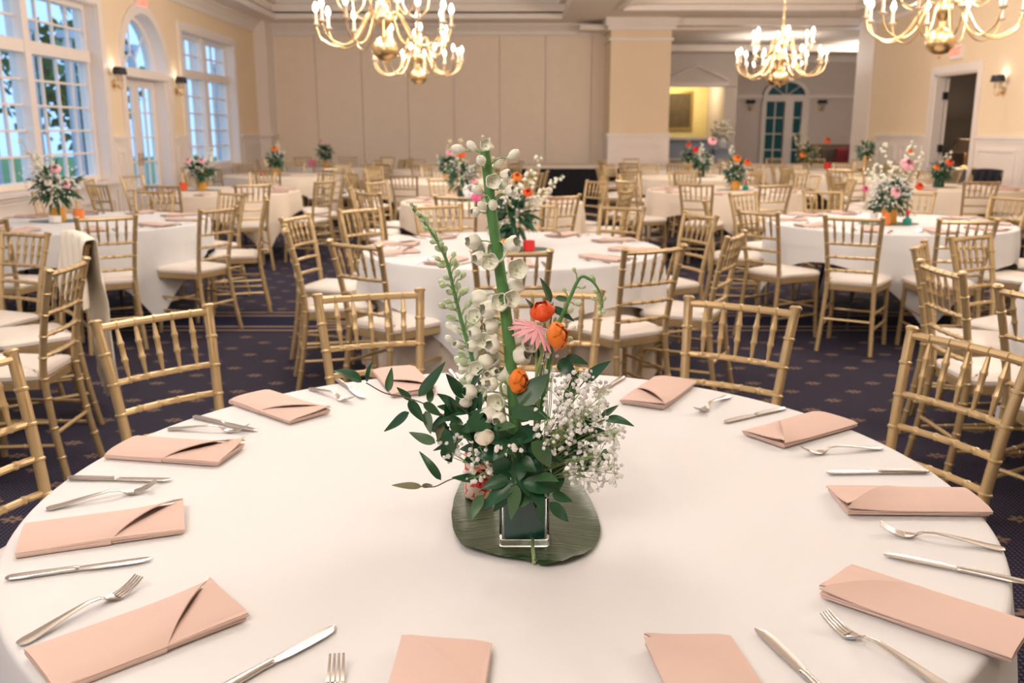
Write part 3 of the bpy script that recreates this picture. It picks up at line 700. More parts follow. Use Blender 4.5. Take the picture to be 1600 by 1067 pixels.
# ================================================================== TABLES AND CLOTHS
TR, TZ = 0.900, 0.753
def table(x, y, label):
    t = thing('round_table', label, 'table', (x, y, 0), 0, 'round banquet tables')
    b = MB(); b.lathe([(.01, TZ - .03), (TR - .01, TZ - .03), (TR, TZ - .022), (TR, TZ - .006), (TR - .006, TZ), (.01, TZ)], 48); b.build('tabletop', M['bark'], t)
    for i in range(4):
        g = pi / 4 + i * pi / 2; c, s = cos(g), sin(g); b = MB(); b.tube([(.45 * c, .45 * s, TZ - .03), (.50 * c, .50 * s, .3), (.55 * c, .55 * s, 0)], .014, 8); b.build('leg', M['dark'], t)
def cloth(x, y, rot, label, half=1.12, seed=0, m='cloth', full=None, name='tablecloth', z=TZ + .006, R=TR + .006, hi=False):
    rnd = random.Random(seed); n = 160; ph = [rnd.uniform(0, 6.28) for _ in range(4)]; rows = []
    def drop(g):
        if full: return full
        a = abs(cos(g - rot)); c = abs(sin(g - rot)); k = 26.0
        rad = half / ((a ** k + c ** k) ** (1 / k)); return max(.12, min(rad - R, .70))
    tops = [0.0, .25, .5, .75, .9, .96, .985]
    for f in tops:
        rows.append([Vector((R * max(f, .001) * cos(2 * pi * j / n), R * max(f, .001) * sin(2 * pi * j / n), z)) for j in range(n)])
    for (dr, dz) in ((.994, -.0012), (.999, -.0045), (1.001, -.010)):
        rows.append([Vector((R * dr * cos(2 * pi * j / n), R * dr * sin(2 * pi * j / n), z + dz)) for j in range(n)])
    K = 9
    for k in range(1, K + 1):
        t = k / K; row = []
        for j in range(n):
            g = 2 * pi * j / n; d = drop(g); dd = d * t
            amp = (.028 if not full else .045) * min(1, dd / .35)
            w = .5 * sin(9 * g + ph[0]) + .3 * sin(15 * g + ph[1] + 1.2 * sin(2 * g)) + .25 * sin(23 * g + ph[2])
            flare = .015 + .05 * dd * (d / .7)
            rr = R + flare * min(1, dd / .1) + amp * w
            row.append(Vector((rr * cos(g), rr * sin(g), z - .010 - dd)))
        rows.append(row)
    for r in rows: r.reverse()
    b = MB(); b.sheet(rows, .0015, 0, True)
    o = b.build(name, M[m], None, 60); o.location = (x, y, 0); tag(o, label, 'tablecloth', 'white table linens'); return o

TZC = TZ + .0062      # top of the linen
T1 = (-.015, 1.735)
TABLES = [  # key, x, y, phrase, cloth rotation, chair phase(deg), near?
 ('T2', 0.0, 5.55, 'table behind the foreground table', .62, -90, True),
 ('T3', -3.30, 7.15, 'left table with the bushy centrepiece', .1, -70, True),
 ('T4', 2.90, 7.10, 'right table with the pink gerbera centrepiece', .74, -92, True),
 ('T14', -3.25, 3.75, 'table cut off by the left edge', .3, 0, True),
 ('T13', 3.15, 3.75, 'table cut off by the right edge', .5, 180, True),
 ('T6', -.20, 9.20, 'middle table two rows back', .4, -65, False),
 ('T5', -3.40, 10.8, 'second left table, near the arched door', .0, -60, False),
 ('T7', 2.50, 10.9, 'table behind the gerbera table', .9, -80, False),
 ('T12', 5.40, 11.5, 'far right table near the doorway', .2, -100, False),
 ('T15', -.90, 12.9, 'middle table three rows back', .5, -75, False),
 ('T8', -3.60, 14.6, 'third left table, before the far window', .3, -85, False),
 ('T10', 2.75, 14.0, 'table in front of the column', .6, -70, False),
 ('T19', 5.55, 14.4, 'table with the tall golden vase', .1, -95, False),
 ('T16', -1.2, 16.5, 'middle table nearest the partition', .3, -60, False),
 ('T9', -3.40, 18.0, 'farthest left table, by the pilaster', .8, -90, False),
 ('T11', 5.3, 16.8, 'table just before the lobby opening', .4, -80, False),
 ('T18', 3.0, 16.8, 'farthest table before the column', .7, -65, False)]
TP = {k: (x, y) for k, x, y, *_ in TABLES}
ORD = ['nearest', 'second', 'third', 'fourth', 'fifth', 'sixth', 'seventh', 'eighth', 'ninth', 'tenth', 'eleventh', 'twelfth']

table(*T1, 'round banquet table under the foreground white cloth'); cloth(*T1, .3, 'smooth white cloth on the foreground table', 1.14, 1)
for k, x, y, ph, rot, cp, near in TABLES:
    table(x, y, 'round banquet table under cloth, the ' + ph)
    cloth(x, y, rot, 'white cloth draped over the ' + ph, 1.12, hash(k) % 97 if False else sum(map(ord, k)), 'cloth' if near else 'cloth_ivory_warmlit')
cloth(*TP['T2'], 0, 'floor length ivory undercloth of the table directly behind the foreground table', seed=5, m='cloth_ivory_warmlit', full=.70, name='undercloth', z=TZ + .003, R=TR - .05)

# foreground chairs: crest positions measured
G1 = 'gold chairs around the foreground table'
for (cx, cy, lab) in ((-1.09, 2.74, 'gold chair at the foreground table, behind the second napkins from left'), (-.49, 3.11, 'gold chair at the foreground table, just left of the tall flowers'),
                      (.13, 3.16, 'gold chair at the foreground table, directly behind the tall flowers'), (.74, 2.92, 'gold chair at the foreground table, right of the tall flowers'),
                      (1.21, 2.37, 'gold chair at the foreground table, by its right edge'), (-1.31, 2.08, 'gold chair at the foreground table, cut by the left edge')):
    chair_crest(cx, cy, *T1, lab, G1)
G2 = 'gold chairs around the table behind the foreground table'
for i, (cx, cy) in enumerate(((0, 4.24), (-.78, 4.53), (-1.28, 5.20), (-1.40, 5.96), (-1.08, 6.55), (-.55, 6.85), (.16, 6.95), (.80, 6.72), (1.25, 6.12), (1.20, 4.92), (.68, 4.36))):
    chair_crest(cx, cy, *TP['T2'], 'gold chair at the table behind the foreground table, %s clockwise from its nearest' % ORD[i], G2)
G3 = 'gold chairs around the left table'
for i, (cx, cy) in enumerate(((-2.63, 5.96), (-3.35, 5.77), (-4.1, 6.0), (-4.6, 6.7), (-4.6, 7.6), (-4.1, 8.3), (-3.3, 8.53), (-2.5, 8.25), (-2.0, 7.5), (-2.1, 6.58))):
    chair_crest(cx, cy, *TP['T3'], 'gold chair at the bushy centrepiece table, %s clockwise from its nearest' % ORD[i], G3)
G4 = 'gold chairs around the gerbera table'
for i, (cx, cy) in enumerate(((2.85, 5.74), (2.20, 5.92), (1.70, 6.36), (1.55, 7.4), (2.05, 8.2), (2.85, 8.48), (3.6, 8.3), (4.15, 7.7), (4.2, 6.8), (3.6, 5.98))):
    chair_crest(cx, cy, *TP['T4'], 'gold chair at the gerbera centrepiece table, %s clockwise from its nearest' % ORD[i], G4)
G5 = 'gold chairs at the tables cut by the frame edges'
for cx, cy, lab in ((-1.86, 3.80, 'gold chair by the left edge, nearest and seen from behind'), (-2.18, 4.58, 'gold chair by the left edge with the cream shawl over its back'),
                    (-2.68, 5.03, 'gold chair by the left edge, farthest of three, facing the camera')):
    chair_crest(cx, cy, *TP['T14'], lab, G5)
for cx, cy, lab in ((1.76, 3.72, 'gold chair by the right edge, its curved back seen from the side'), (1.99, 4.45, 'gold chair by the right edge, second from the camera'),
                    (2.44, 4.86, 'gold chair by the right edge, farthest one, facing the camera'), (1.83, 3.09, 'gold chair by the right edge, nearest and cut by the frame')):
    chair_crest(cx, cy, *TP['T13'], lab, G5)
rc = random.Random(11)
for k, x, y, ph, rot, cp, near in TABLES[5:]:
    n = 10; i = 0
    for q in range(n):
        a = radians(cp) - q * 2 * pi / n + rc.uniform(-.06, .06); r = 1.12 + rc.uniform(-.02, .10)
        c = chair(x + r * cos(a), y + r * sin(a), a + pi + rc.uniform(-.12, .12), 'gold chair at the %s, %s clockwise' % (ph.replace(',', ''), ORD[q]), 'gold chairs at the ' + ph, y < 10.0)

# ================================================================== NAPKINS AND CUTLERY
def napkin_mesh(var=0):
    rnd = random.Random(var); L, W = .268, .124; b = MB(); hw = W / 2; S = .50 + .05 * rnd.random()
    nu, nv = 12, 9
    def lay(z, dx0, dx1, dw, th, wav):
        rows = []
        for i in range(nu + 1):
            u = i / nu; row = []
            for j in range(nv + 1):
                v = j / nv; x = lerp(dx0, L - dx1, u); y = lerp(hw - dw, -hw + dw * .5, v)
                row.append((x, y, z + wav * sin(5 * u + 3 * v + var) * .0012))
            rows.append(row)
        b.sheet([r[::-1] for r in rows], th)
    lay(.0032, .004, .004, .004, .0030, 0); lay(.0066, .0, .003, .001, .0028, 1); lay(.0100, .007, .001, .002, .0028, 1)
    # rolled fold along the right-hand edge
    b.tube([(x, -hw + .004 + .0015 * sin(20 * x), .0062) for x in [L * S * i / 8 for i in range(9)]], .0062, 8)
    # top layer ending at the diagonal pocket edge, which stands up a little
    lift = .009 + .006 * rnd.random()
    rows = []
    for i in range(nu + 1):
        u = i / nu; row = []
        for j in range(nv + 1):
            v = j / nv; y = lerp(hw, -hw, v); xe = lerp(L, L * S, v); x = lerp(0, xe, u)
            edge = max(0, (u - .55) / .45); z = .0138 + .0022 * sin(pi * v) + lift * edge ** 2 * (sin(pi * min(1, v * .9 + .1)) * .8 + .25 * (1 - v))
            if v > .85: z -= (v - .85) / .15 * .0045
            if v < .1: z -= (.1 - v) / .1 * .0025
            row.append((x, y, z))
        rows.append(row)
    b.sheet([r[::-1] for r in rows], .0022)
    # folded-over triangular flap at the inner end
    tip = .006 + .012 * rnd.random(); rows = []
    for i in range(nu + 1):
        u = i / nu; row = []
        for j in range(nv + 1):
            v = j / nv; a = Vector((L, hw, 0)).lerp(Vector((L * S - .004, -hw, 0)), v); e = Vector((L, hw, 0)).lerp(Vector((L, -hw, 0)), v)
            p = a.lerp(e, u); z = .0132 + .003 * sin(pi * v) * (1 - u * .5) + tip * (1 - v) ** 3
            if v > .85: z -= (v - .85) / .15 * .004
            row.append((p.x, p.y, z))
        rows.append(row)
    b.sheet([r[::-1] for r in rows], .0022)
    me = b.mesh('napkin', M['napkin'], 50); return me
NM = [napkin_mesh(i) for i in range(5)]
def napkin(x, y, a, label, group, k):
    """x, y: middle of the outer end; a: direction towards the table centre"""
    o = link('folded_napkin', NM[k % 5], None, (x, y, TZC), a); return tag(o, label, 'napkin', group)
def fork_meshes():
    def zp(x): # side profile
        K = [(0, .0025), (.02, .0035), (.07, .0105), (.11, .0145), (.128, .0125), (.142, .0050), (.155, .0026), (.170, .0050), (.185, .0105), (.199, .0185)]
        for a, c in zip(K[:-1], K[1:]):
            if x <= c[0]: t = (x - a[0]) / (c[0] - a[0]); t = t * t * (3 - 2 * t) if False else t; return lerp(a[1], c[1], t)
        return K[-1][1]
    def hwid(x):
        K = [(0, .0045), (.004, .0085), (.012, .0102), (.04, .0085), (.08, .0055), (.11, .0036), (.128, .0034), (.138, .0060), (.148, .0110), (.158, .0125)]
        for a, c in zip(K[:-1], K[1:]):
            if x <= c[0]: return lerp(a[1], c[1], (x - a[0]) / (c[0] - a[0]))
        return K[-1][1]
    def strip(xs):
        rows = []
        for x in xs:
            h = hwid(x); cup = -.0016 if x > .135 else .0010
            rows.append([(x, lerp(-h, h, j / 6), zp(x) + cup * (1 - (j / 3 - 1) ** 2)) for j in range(7)])
        b = MB(); b.sheet(rows, -.0 + .0020); return b
    h = strip([0, .002, .004, .008, .012, .025, .04, .06, .08, .095, .11, .12, .128]).mesh('handle', M['steel'], 50)
    b = strip([.128, .133, .138, .143, .148, .153, .158])
    for i in range(4):
        y0 = -.0095 + i * .00633; rows = []
        for x in (.157, .163, .170, .178, .186, .193, .199):
            t = (x - .157) / .042; w = lerp(.0022, .0010, t); yy = y0 * lerp(1.0, .93, t); rows.append([(x, yy - w, zp(x)), (x, yy, zp(x) + .0004), (x, yy + w, zp(x))])
        b.sheet(rows, .0018)
    return [('handle', h), ('tines', b.mesh('tines', M['steel'], 50))]
def knife_meshes():
    b = MB(); rows = []
    for x, w, t in ((0, .003, .0015), (.003, .0062, .003), (.008, .0082, .0040), (.03, .0085, .0044), (.06, .0075, .0046), (.09, .0062, .0046), (.10, .0068, .0048), (.104, .0072, .0046), (.108, .0055, .0030)):
        rows.append([(x, w * cos(2 * pi * j / 12), .0050 + t * sin(2 * pi * j / 12)) for j in range(12)])
    b.sheet(rows, 0, 0, True); b.add(rows[0], [tuple(range(11, -1, -1))]); b.add(rows[-1], [tuple(range(12))])
    h = b.mesh('handle', M['steel'], 50); b = MB(); rows = []
    for x, y0, y1 in ((.104, -.0055, .0055), (.112, -.0075, .0062), (.13, -.0098, .0068), (.16, -.0110, .0072), (.19, -.0108, .0072), (.205, -.0090, .0068), (.213, -.0050, .0058), (.218, .0010, .0035)):
        rows.append([(x, lerp(y0, y1, j / 4), .0042 + .0007 * sin(pi * j / 4)) for j in range(5)])
    b.sheet(rows, .0016); return [('handle', h), ('blade', b.mesh('blade', M['steel'], 50))]
FM, KM = fork_meshes(), knife_meshes()
def cutlery(kind, x, y, a, label, group):
    t = thing('dinner_fork' if kind == 'f' else 'dinner_knife', label, 'fork' if kind == 'f' else 'knife', (x, y, TZC), a, group)
    for n, me in (FM if kind == 'f' else KM): link(n, me, t)
    return t
def two(p, q, z): A = atz(*p, z); B = atz(*q, z); return A.x, A.y, atan2(B.y - A.y, B.x - A.x)
NAP = [((60, 1045), (350, 938), 'large blush napkin at lower left with an open diagonal pocket'), ((32, 840), (268, 808), 'blush napkin on the left, above the lower left knife'),
       ((190, 695), (358, 707), 'blush napkin on the left in front of the leftmost full chair'), ((390, 617), (490, 650), 'blush napkin at upper left beside a fork and knife'),
       ((615, 575), (650, 615), 'blush napkin behind the leafy sprig, left of the flowers'), ((1055, 592), (1000, 632), 'blush napkin just right of the white filler flowers'),
       ((1306, 652), (1187, 685), 'blush napkin at upper right between two chairs'), ((1527, 780), (1312, 778), 'blush napkin on the right with rolled near edge'),
       ((1600, 1000), (1320, 908), 'large blush napkin at lower right, cut by the frame'), ((1190, 1200), (1097, 1037), 'blush napkin at the bottom edge, right of centre'),
       ((650, 1210), (690, 1040), 'blush napkin at the bottom edge, left of centre')]
for i, (p, q, lab) in enumerate(NAP):
    x, y, a = two(p, q, TZC + .012); napkin(x, y, a, lab, 'napkins on the foreground table', (0, 2, 1, 4, 3, 2, 4, 1, 0, 3, 2)[i])
FK = [((28, 1004), (232, 905), 'fork at lower left above the large napkin'), ((72, 793), (226, 764), 'fork on the left under the short knife'), ((263, 668), (370, 672), 'fork at upper left above the third napkin'),
      ((484, 605), (538, 624), 'small looking fork at upper left beside the fourth napkin'), ((1139, 617), (1098, 640), 'fork right of the napkin by the filler flowers'), ((1378, 698), (1268, 706), 'fork on the right, first in front of the gold chair'),
      ((1570, 856), (1390, 830), 'fork on the right below the rolled napkin'), ((1485, 1075), (1328, 990), 'fork at the lower right corner'), ((508, 1190), (523, 1068), 'fork at the bottom edge, only tine tips in view')]
for p, q, lab in FK: cutlery('f', *two(p, q, TZC + .006), lab, 'forks on the foreground table')
KN = [((8, 903), (238, 872), 'knife on the left with wide handle, below the second napkin'), ((105, 746), (265, 749), 'knife on the left lying level beside the table edge'), ((302, 650), (397, 671), 'knife at upper left crossing the fork'),
      ((526, 592), (573, 624), 'knife at upper left pointing to the flowers'), ((702, 577), (724, 606), 'knife behind the tall flower spike'), ((975, 588), (945, 607), 'knife behind the right hand filler flowers'),
      ((1227, 637), (1132, 659), 'knife at upper right beside the fourth chair'), ((1452, 736), (1292, 738), 'knife on the right lying level above the rolled napkin'), ((1612, 912), (1376, 864), 'knife on the right above the lower right napkin'),
      ((1335, 1125), (1235, 1031), 'knife at the bottom edge, right of centre'), ((318, 1092), (427, 1032), 'knife at the bottom edge, left, warm reflections')]
for p, q, lab in KN: cutlery('k', *two(p, q, TZC + .005), lab, 'knives on the foreground table')
rn = random.Random(21)
for k, x, y, ph, rot, cp, near in TABLES:
    if y > 12: continue
    for q in range(10):
        a = radians(cp + 6) - q * 2 * pi / 10 + rn.uniform(-.05, .05)
        napkin(x + .86 * cos(a), y + .86 * sin(a), a + pi + rn.uniform(-.08, .08), 'blush napkin on the %s, %s clockwise' % (ph.replace(',', ''), ORD[q]), 'napkins on the ' + ph, q)
        if k in ('T2', 'T3', 'T4'):
            for kk, da in (('f', .135), ('k', -.135)):
                cutlery(kk, x + .87 * cos(a + da * (-1)), y + .87 * sin(a + da * (-1)), a + pi, '%s on the %s, %s clockwise' % ('fork' if kk == 'f' else 'knife', ph.replace(',', ''), ORD[q]), 'cutlery on the ' + ph)

# ================================================================== MAIN CENTREPIECE
ZT1 = TZC + .0006
FC = Vector((.021, 1.482, ZT1))
# big leaf mat
def leaf_mat():
    out = [(104, 690), (108, 745), (125, 830), (195, 905), (400, 958), (600, 990), (640, 1000), (720, 1014), (850, 998), (980, 940), (1045, 850), (1056, 765), (1010, 640), (925, 500), (800, 405), (640, 380), (480, 385), (320, 405), (190, 455), (130, 560)]
    P = [atz(680 + a / 4.103, 640 + c / 4.103, ZT1) for a, c in out]; P = spline(P + [P[0]], 4)[:-1]
    tip = atz(680 + 632 / 4.103, 640 + 992 / 4.103, ZT1); base = atz(680 + 590 / 4.103, 640 + 385 / 4.103, ZT1); c = (tip + base) / 2
    rows = []
    for f in (.02, .2, .4, .6, .75, .88, .96, 1.0):
        row = []
        for p in P:
            q = c.lerp(p, f); d = (q - tip).length; r = (q - c); ang = atan2(q.x - tip.x, q.y - tip.y)
            rip = .0012 * sin(ang * 46) * min(1, f * 1.4); edge = .012 * max(0, f - .8) ** 2 * 25 * .3 * (1 + sin(ang * 5))
            row.append(Vector((q.x, q.y, ZT1 + .0045 + rip + edge)))
        rows.append(row)
    b = MB(); b.sheet(rows, .0010, 0, True)
    m = bpy.data.materials.new('glint_streaked_green_leaf'); m.use_nodes = True; n = NT(m); p = n.N['Principled BSDF']
    tc = n.N.new('ShaderNodeTexCoord'); sp = n.N.new('ShaderNodeSeparateXYZ'); n.L.new(tc.outputs['Object'], sp.inputs[0])
    ax = n.math('ABSOLUTE', n.math('SUBTRACT', sp.outputs[0], tip.x - c.x)); ay = n.math('SUBTRACT', sp.outputs[1], tip.y - c.y)
    ang = n.math('ADD', n.math('MULTIPLY', ay, 1.0), n.math('MULTIPLY', n.math('POWER', ax, 1.5), .9))
    nz = n.N.new('ShaderNodeTexNoise'); nz.noise_dimensions = '1D'; nz.inputs['Scale'].default_value = 210; nz.inputs['Detail'].default_value = 3; n.L.new(ang, nz.inputs['W'])
    st = n.math('MULTIPLY', n.math('SUBTRACT', nz.outputs['Fac'], .46), 3.0)
    cl = n.mix(n.math('MINIMUM', n.math('MAXIMUM', st, 0.0), 1.0), (0.005, 0.038, 0.012), (0.17, 0.165, 0.07)); n.L.new(cl, p.inputs['Base Color'])  # sheen glints along the veins painted in as pale streaks
    bp = n.N.new('ShaderNodeBump'); bp.inputs['Strength'].default_value = .5; bp.inputs['Distance'].default_value = .002; n.L.new(nz.outputs['Fac'], bp.inputs['Height']); n.L.new(bp.outputs['Normal'], p.inputs['Normal'])
    p.inputs['Roughness'].default_value = .36; p.inputs['Specular IOR Level'].default_value = .35
    t = thing('leaf_mat', 'large glossy green leaf lying flat under the glass vase', 'leaf', (c.x, c.y, 0))
    b.v = [(x - c.x, y - c.y, z) for x, y, z in b.v]; b.build('leaf_blade', m, t, 60)
    r = MB(); q0 = tip + Vector((0, -.004, .006)); q1 = base.lerp(tip, .1) + Vector((0, 0, .006)); r.tube([q0 - Vector((c.x, c.y, 0)), q0.lerp(q1, .5) - Vector((c.x, c.y, 0)), q1 - Vector((c.x, c.y, 0))], [.0035, .003, .002], 8); r.build('midrib', M['stemthin'], t)
leaf_mat()
VZ = ZT1 + .0072
v = thing('glass_vase', 'square clear glass vase lined with a dark green leaf', 'vase', (FC.x, FC.y, VZ))
def rbox(b, h, z0, z1, r=.006, n=4, flip=False, cap0=True, cap1=True):
    pts = []
    for i, (sx, sy) in enumerate(((1, 1), (-1, 1), (-1, -1), (1, -1))):
        for k in range(n): g = i * pi / 2 + k * pi / 2 / (n - 1); pts.append((sx * (h - r) + r * cos(g), sy * (h - r) + r * sin(g)))
    rows = [[Vector((x, y, z)) for x, y in pts] for z in (z0, z1)]; k = len(pts)
    V = rows[0] + rows[1]; F = [(j, (j + 1) % k, k + (j + 1) % k, k + j) for j in range(k)]
    if cap0: F.append(tuple(reversed(range(k))))
    if cap1: F.append(tuple(range(k, 2 * k)))
    if flip: F = [tuple(reversed(f)) for f in F]
    b.add(V, F); return pts
b = MB(); hO, hI, HV = .0425, .0375, .088
po = rbox(b, hO, 0, HV, .007, 4, False, True, False); pi_ = rbox(b, hI, .012, HV, .005, 4, True, True, False)
k = len(po); b.add([(x, y, HV) for x, y in po] + [(x, y, HV) for x, y in pi_], [(j, (j + 1) % k, k + (j + 1) % k, k + j) for j in range(k)])
b.build('glass_body', M['glass'], v, 35)
b = MB(); rbox(b, .0355, .0145, .080, .005); b.build('leaf_lining', M['liner'], v, 35)
# patterned pot behind
pot = atz(747, 779, ZT1)
def band_mat():
    m = bpy.data.materials.new('red_white_patterned_tin'); m.use_nodes = True; n = NT(m); p = n.N['Principled BSDF']; p.inputs['Roughness'].default_value = .35
    tc = n.N.new('ShaderNodeTexCoord'); vo = n.N.new('ShaderNodeTexVoronoi'); vo.inputs['Scale'].default_value = 90; n.L.new(tc.outputs['Object'], vo.inputs['Vector'])
    n.L.new(n.mix(n.math('GREATER_THAN', vo.outputs['Distance'], .63), (0.75, .62, .50), (.62, .05, .03)), p.inputs['Base Color']); return m
t = thing('patterned_tin', 'small red and cream patterned tin behind the glass vase', 'tin', (pot.x, pot.y, VZ - .001))
b = MB(); b.lathe([(.024, 0), (.026, .002), (.026, .086), (.0245, .088), (.0245, .084), (.023, .070), (.001, .070)], 28); b.build('tin_body', band_mat(), t)

def frame(d, up=Vector((0, 0, 1))):
    d = d.normalized(); a = up - d * up.dot(d)
    if a.length < 1e-4: a = d.orthogonal()
    a.normalize(); return d, a, d.cross(a)
def leaf_mesh(B, T, w, nrm, bend=.12, fold=.25):
    L = (T - B).length; d, n_, s_ = frame(T - B, nrm); rows = []
    for i in range(11):
        t = i / 10; wd = w * (sin(pi * t ** .72) ** .85) * (1 - .25 * t) + .0004; c = B.lerp(T, t) + n_ * (bend * L * sin(pi * t))
        row = []
        for j in (-1, -.5, 0, .5, 1): row.append(c + s_ * (wd * j) + n_ * (fold * wd * abs(j)))
        rows.append(row)
    b = MB(); b.sheet(rows, .0005); return b
CAMP = Vector((0, 0, CAMH))
LEAFGROUP = 'leafy sprigs in the main centrepiece'
rl = random.Random(5)
def PX(x, y, dy=0.0): return aty(x, y, FC.y + dy)
def sprig(label, stem, leaves, dy0=0.0, wide=1.0, rstem=.0011):
    """stem: pixel path from the vase outwards; leaves: (base px, tip px, half width in px, material)"""
    t = thing('ruscus_sprig', label, 'foliage', tuple(FC), 0, LEAFGROUP)
    if stem:
        n = len(stem); pts = [PX(x, y, lerp(-.0, dy0, i / max(1, n - 1))) - FC for i, (x, y) in enumerate(stem)]
        b = MB(); b.tube(spline(pts, 4), rstem, 6); b.build('twig', M['twig'], t)
    for (bx, by, tx, ty, w, *mm) in leaves:
        B = PX(bx, by, dy0 + rl.uniform(-.01, .01)); T = PX(tx, ty, dy0 + rl.uniform(-.035, .02))
        nrm = (CAMP - B).normalized() * .8 + Vector((rl.uniform(-.5, .5), 0, rl.uniform(.2, .8)))
        m = mm[0] if mm else rl.choice(['leaf', 'leaf', 'leaf', 'leaf2'])
        b = leaf_mesh(B - FC, T - FC, w * .00109 * wide, nrm, rl.uniform(-.06, .16), rl.uniform(.05, .35)); b.build('leaf', M[m], t, 60)
sprig('long leafy sprig reaching far left over the table', [(745, 690), (712, 660), (684, 644), (661, 630), (627, 619), (601, 614), (572, 598)],
      [(565, 597, 521, 579, 10), (572, 596, 581, 566, 6), (606, 612, 612, 574, 6.5), (654, 619, 696, 565, 10), (642, 625, 620, 605, 6), (672, 629, 672, 599, 6), (639, 625, 663, 660, 9), (639, 644, 600, 674, 9), (661, 630, 690, 650, 8)], -.01)
sprig('leafy sprig rising at upper left beside the white buds', [(760, 690), (735, 650), (712, 630)],
      [(727, 621, 697, 584, 11), (712, 642, 683, 615, 11), (725, 644, 712, 619, 8), (736, 606, 754, 576, 7), (665, 642, 673, 678, 8), (691, 662, 684, 690, 7, 'leafolive'), (740, 640, 752, 612, 10)], .0)
sprig('leafy sprig hanging at left with a low bare twig', [(740, 740), (704, 749), (680, 760), (659, 760)],
      [(680, 692, 639, 675, 9), (689, 750, 655, 705, 7), (659, 760, 612, 758, 6, 'leafolive'), (659, 760, 676, 758, 4, 'leafolive'), (753, 747, 706, 746, 9), (695, 670, 710, 709, 10), (702, 662, 744, 689, 11, 'leaf2'), (690, 700, 706, 722, 9)], -.02)
sprig('leafy sprig with upright leaves beside the orange flowers', [(835, 640), (850, 560), (861, 500), (864, 472)],
      [(861, 472, 844, 434, 7.5), (842, 497, 821, 466, 6), (868, 466, 892, 468, 6), (861, 480, 897, 502, 7), (884, 557, 919, 569, 8), (874, 562, 902, 590, 13), (840, 560, 832, 530, 6)], .02)
sprig('leafy sprig with one large leaf at upper right', [(850, 690), (885, 630), (913, 596)], [(913, 596, 954, 564, 11, 'leaf'), (890, 620, 905, 580, 10), (900, 600, 880, 640, 10)], .03)
sprig('leafy sprig pointing right over the white cloth', [(850, 700), (905, 675), (945, 655)], [(945, 655, 991, 666, 8), (939, 653, 966, 633, 6), (947, 701, 934, 730, 6), (905, 675, 930, 690, 8)], .01)
sprig('broad dark leaves at the heart of the arrangement', [(815, 740), (812, 690), (808, 640)],
      [(811, 632, 858, 584, 19, 'leaf'), (797, 641, 861, 655, 17, 'leaf'), (772, 666, 806, 666, 12, 'leaf2'), (777, 713, 792, 748, 16, 'leaf'), (729, 659, 770, 668, 16, 'leaf'), (809, 720, 838, 737, 14), (800, 690, 770, 720, 15), (830, 690, 860, 730, 15), (815, 660, 830, 610, 14)], -.045)
sprig('collar of drooping leaves over the vase rim', [(812, 800), (812, 752)],
      [(807, 753, 754, 796, 14, 'leaf'), (807, 757, 798, 813, 11, 'leaf2'), (816, 755, 875, 767, 15, 'leaf'), (836, 747, 873, 752, 12), (753, 773, 735, 814, 9, 'leaf2'), (807, 791, 838, 772, 11), (841, 789, 849, 818, 9), (859, 784, 888, 815, 10), (863, 772, 894, 783, 9), (800, 760, 770, 800, 12), (830, 760, 850, 800, 13)], -.055)
# dense dark leaves filling the middle
for gi, (gx, gy, lab) in enumerate(((770, 700, 'dense dark leaves left of the vase axis'), (815, 700, 'dense dark leaves in the centre above the vase'), (860, 690, 'dense dark leaves right, behind the white filler flowers'), (905, 690, 'dark leaves deep inside the white filler cloud'))):
    L_ = []
    for i in range(14):
        a = rl.uniform(0, 6.28); r0 = rl.uniform(2, 26); l = rl.uniform(34, 56); bx, by = gx + r0 * cos(a), gy + r0 * .9 * sin(a); a2 = a + rl.uniform(-.6, .6); L_.append((bx, by, bx + l * cos(a2) * .8, by + l * sin(a2) * .8, rl.uniform(9, 14), 'leaf'))
    sprig(lab, [(812, 780), (gx, gy + 20)], L_, .03 + .012 * gi)

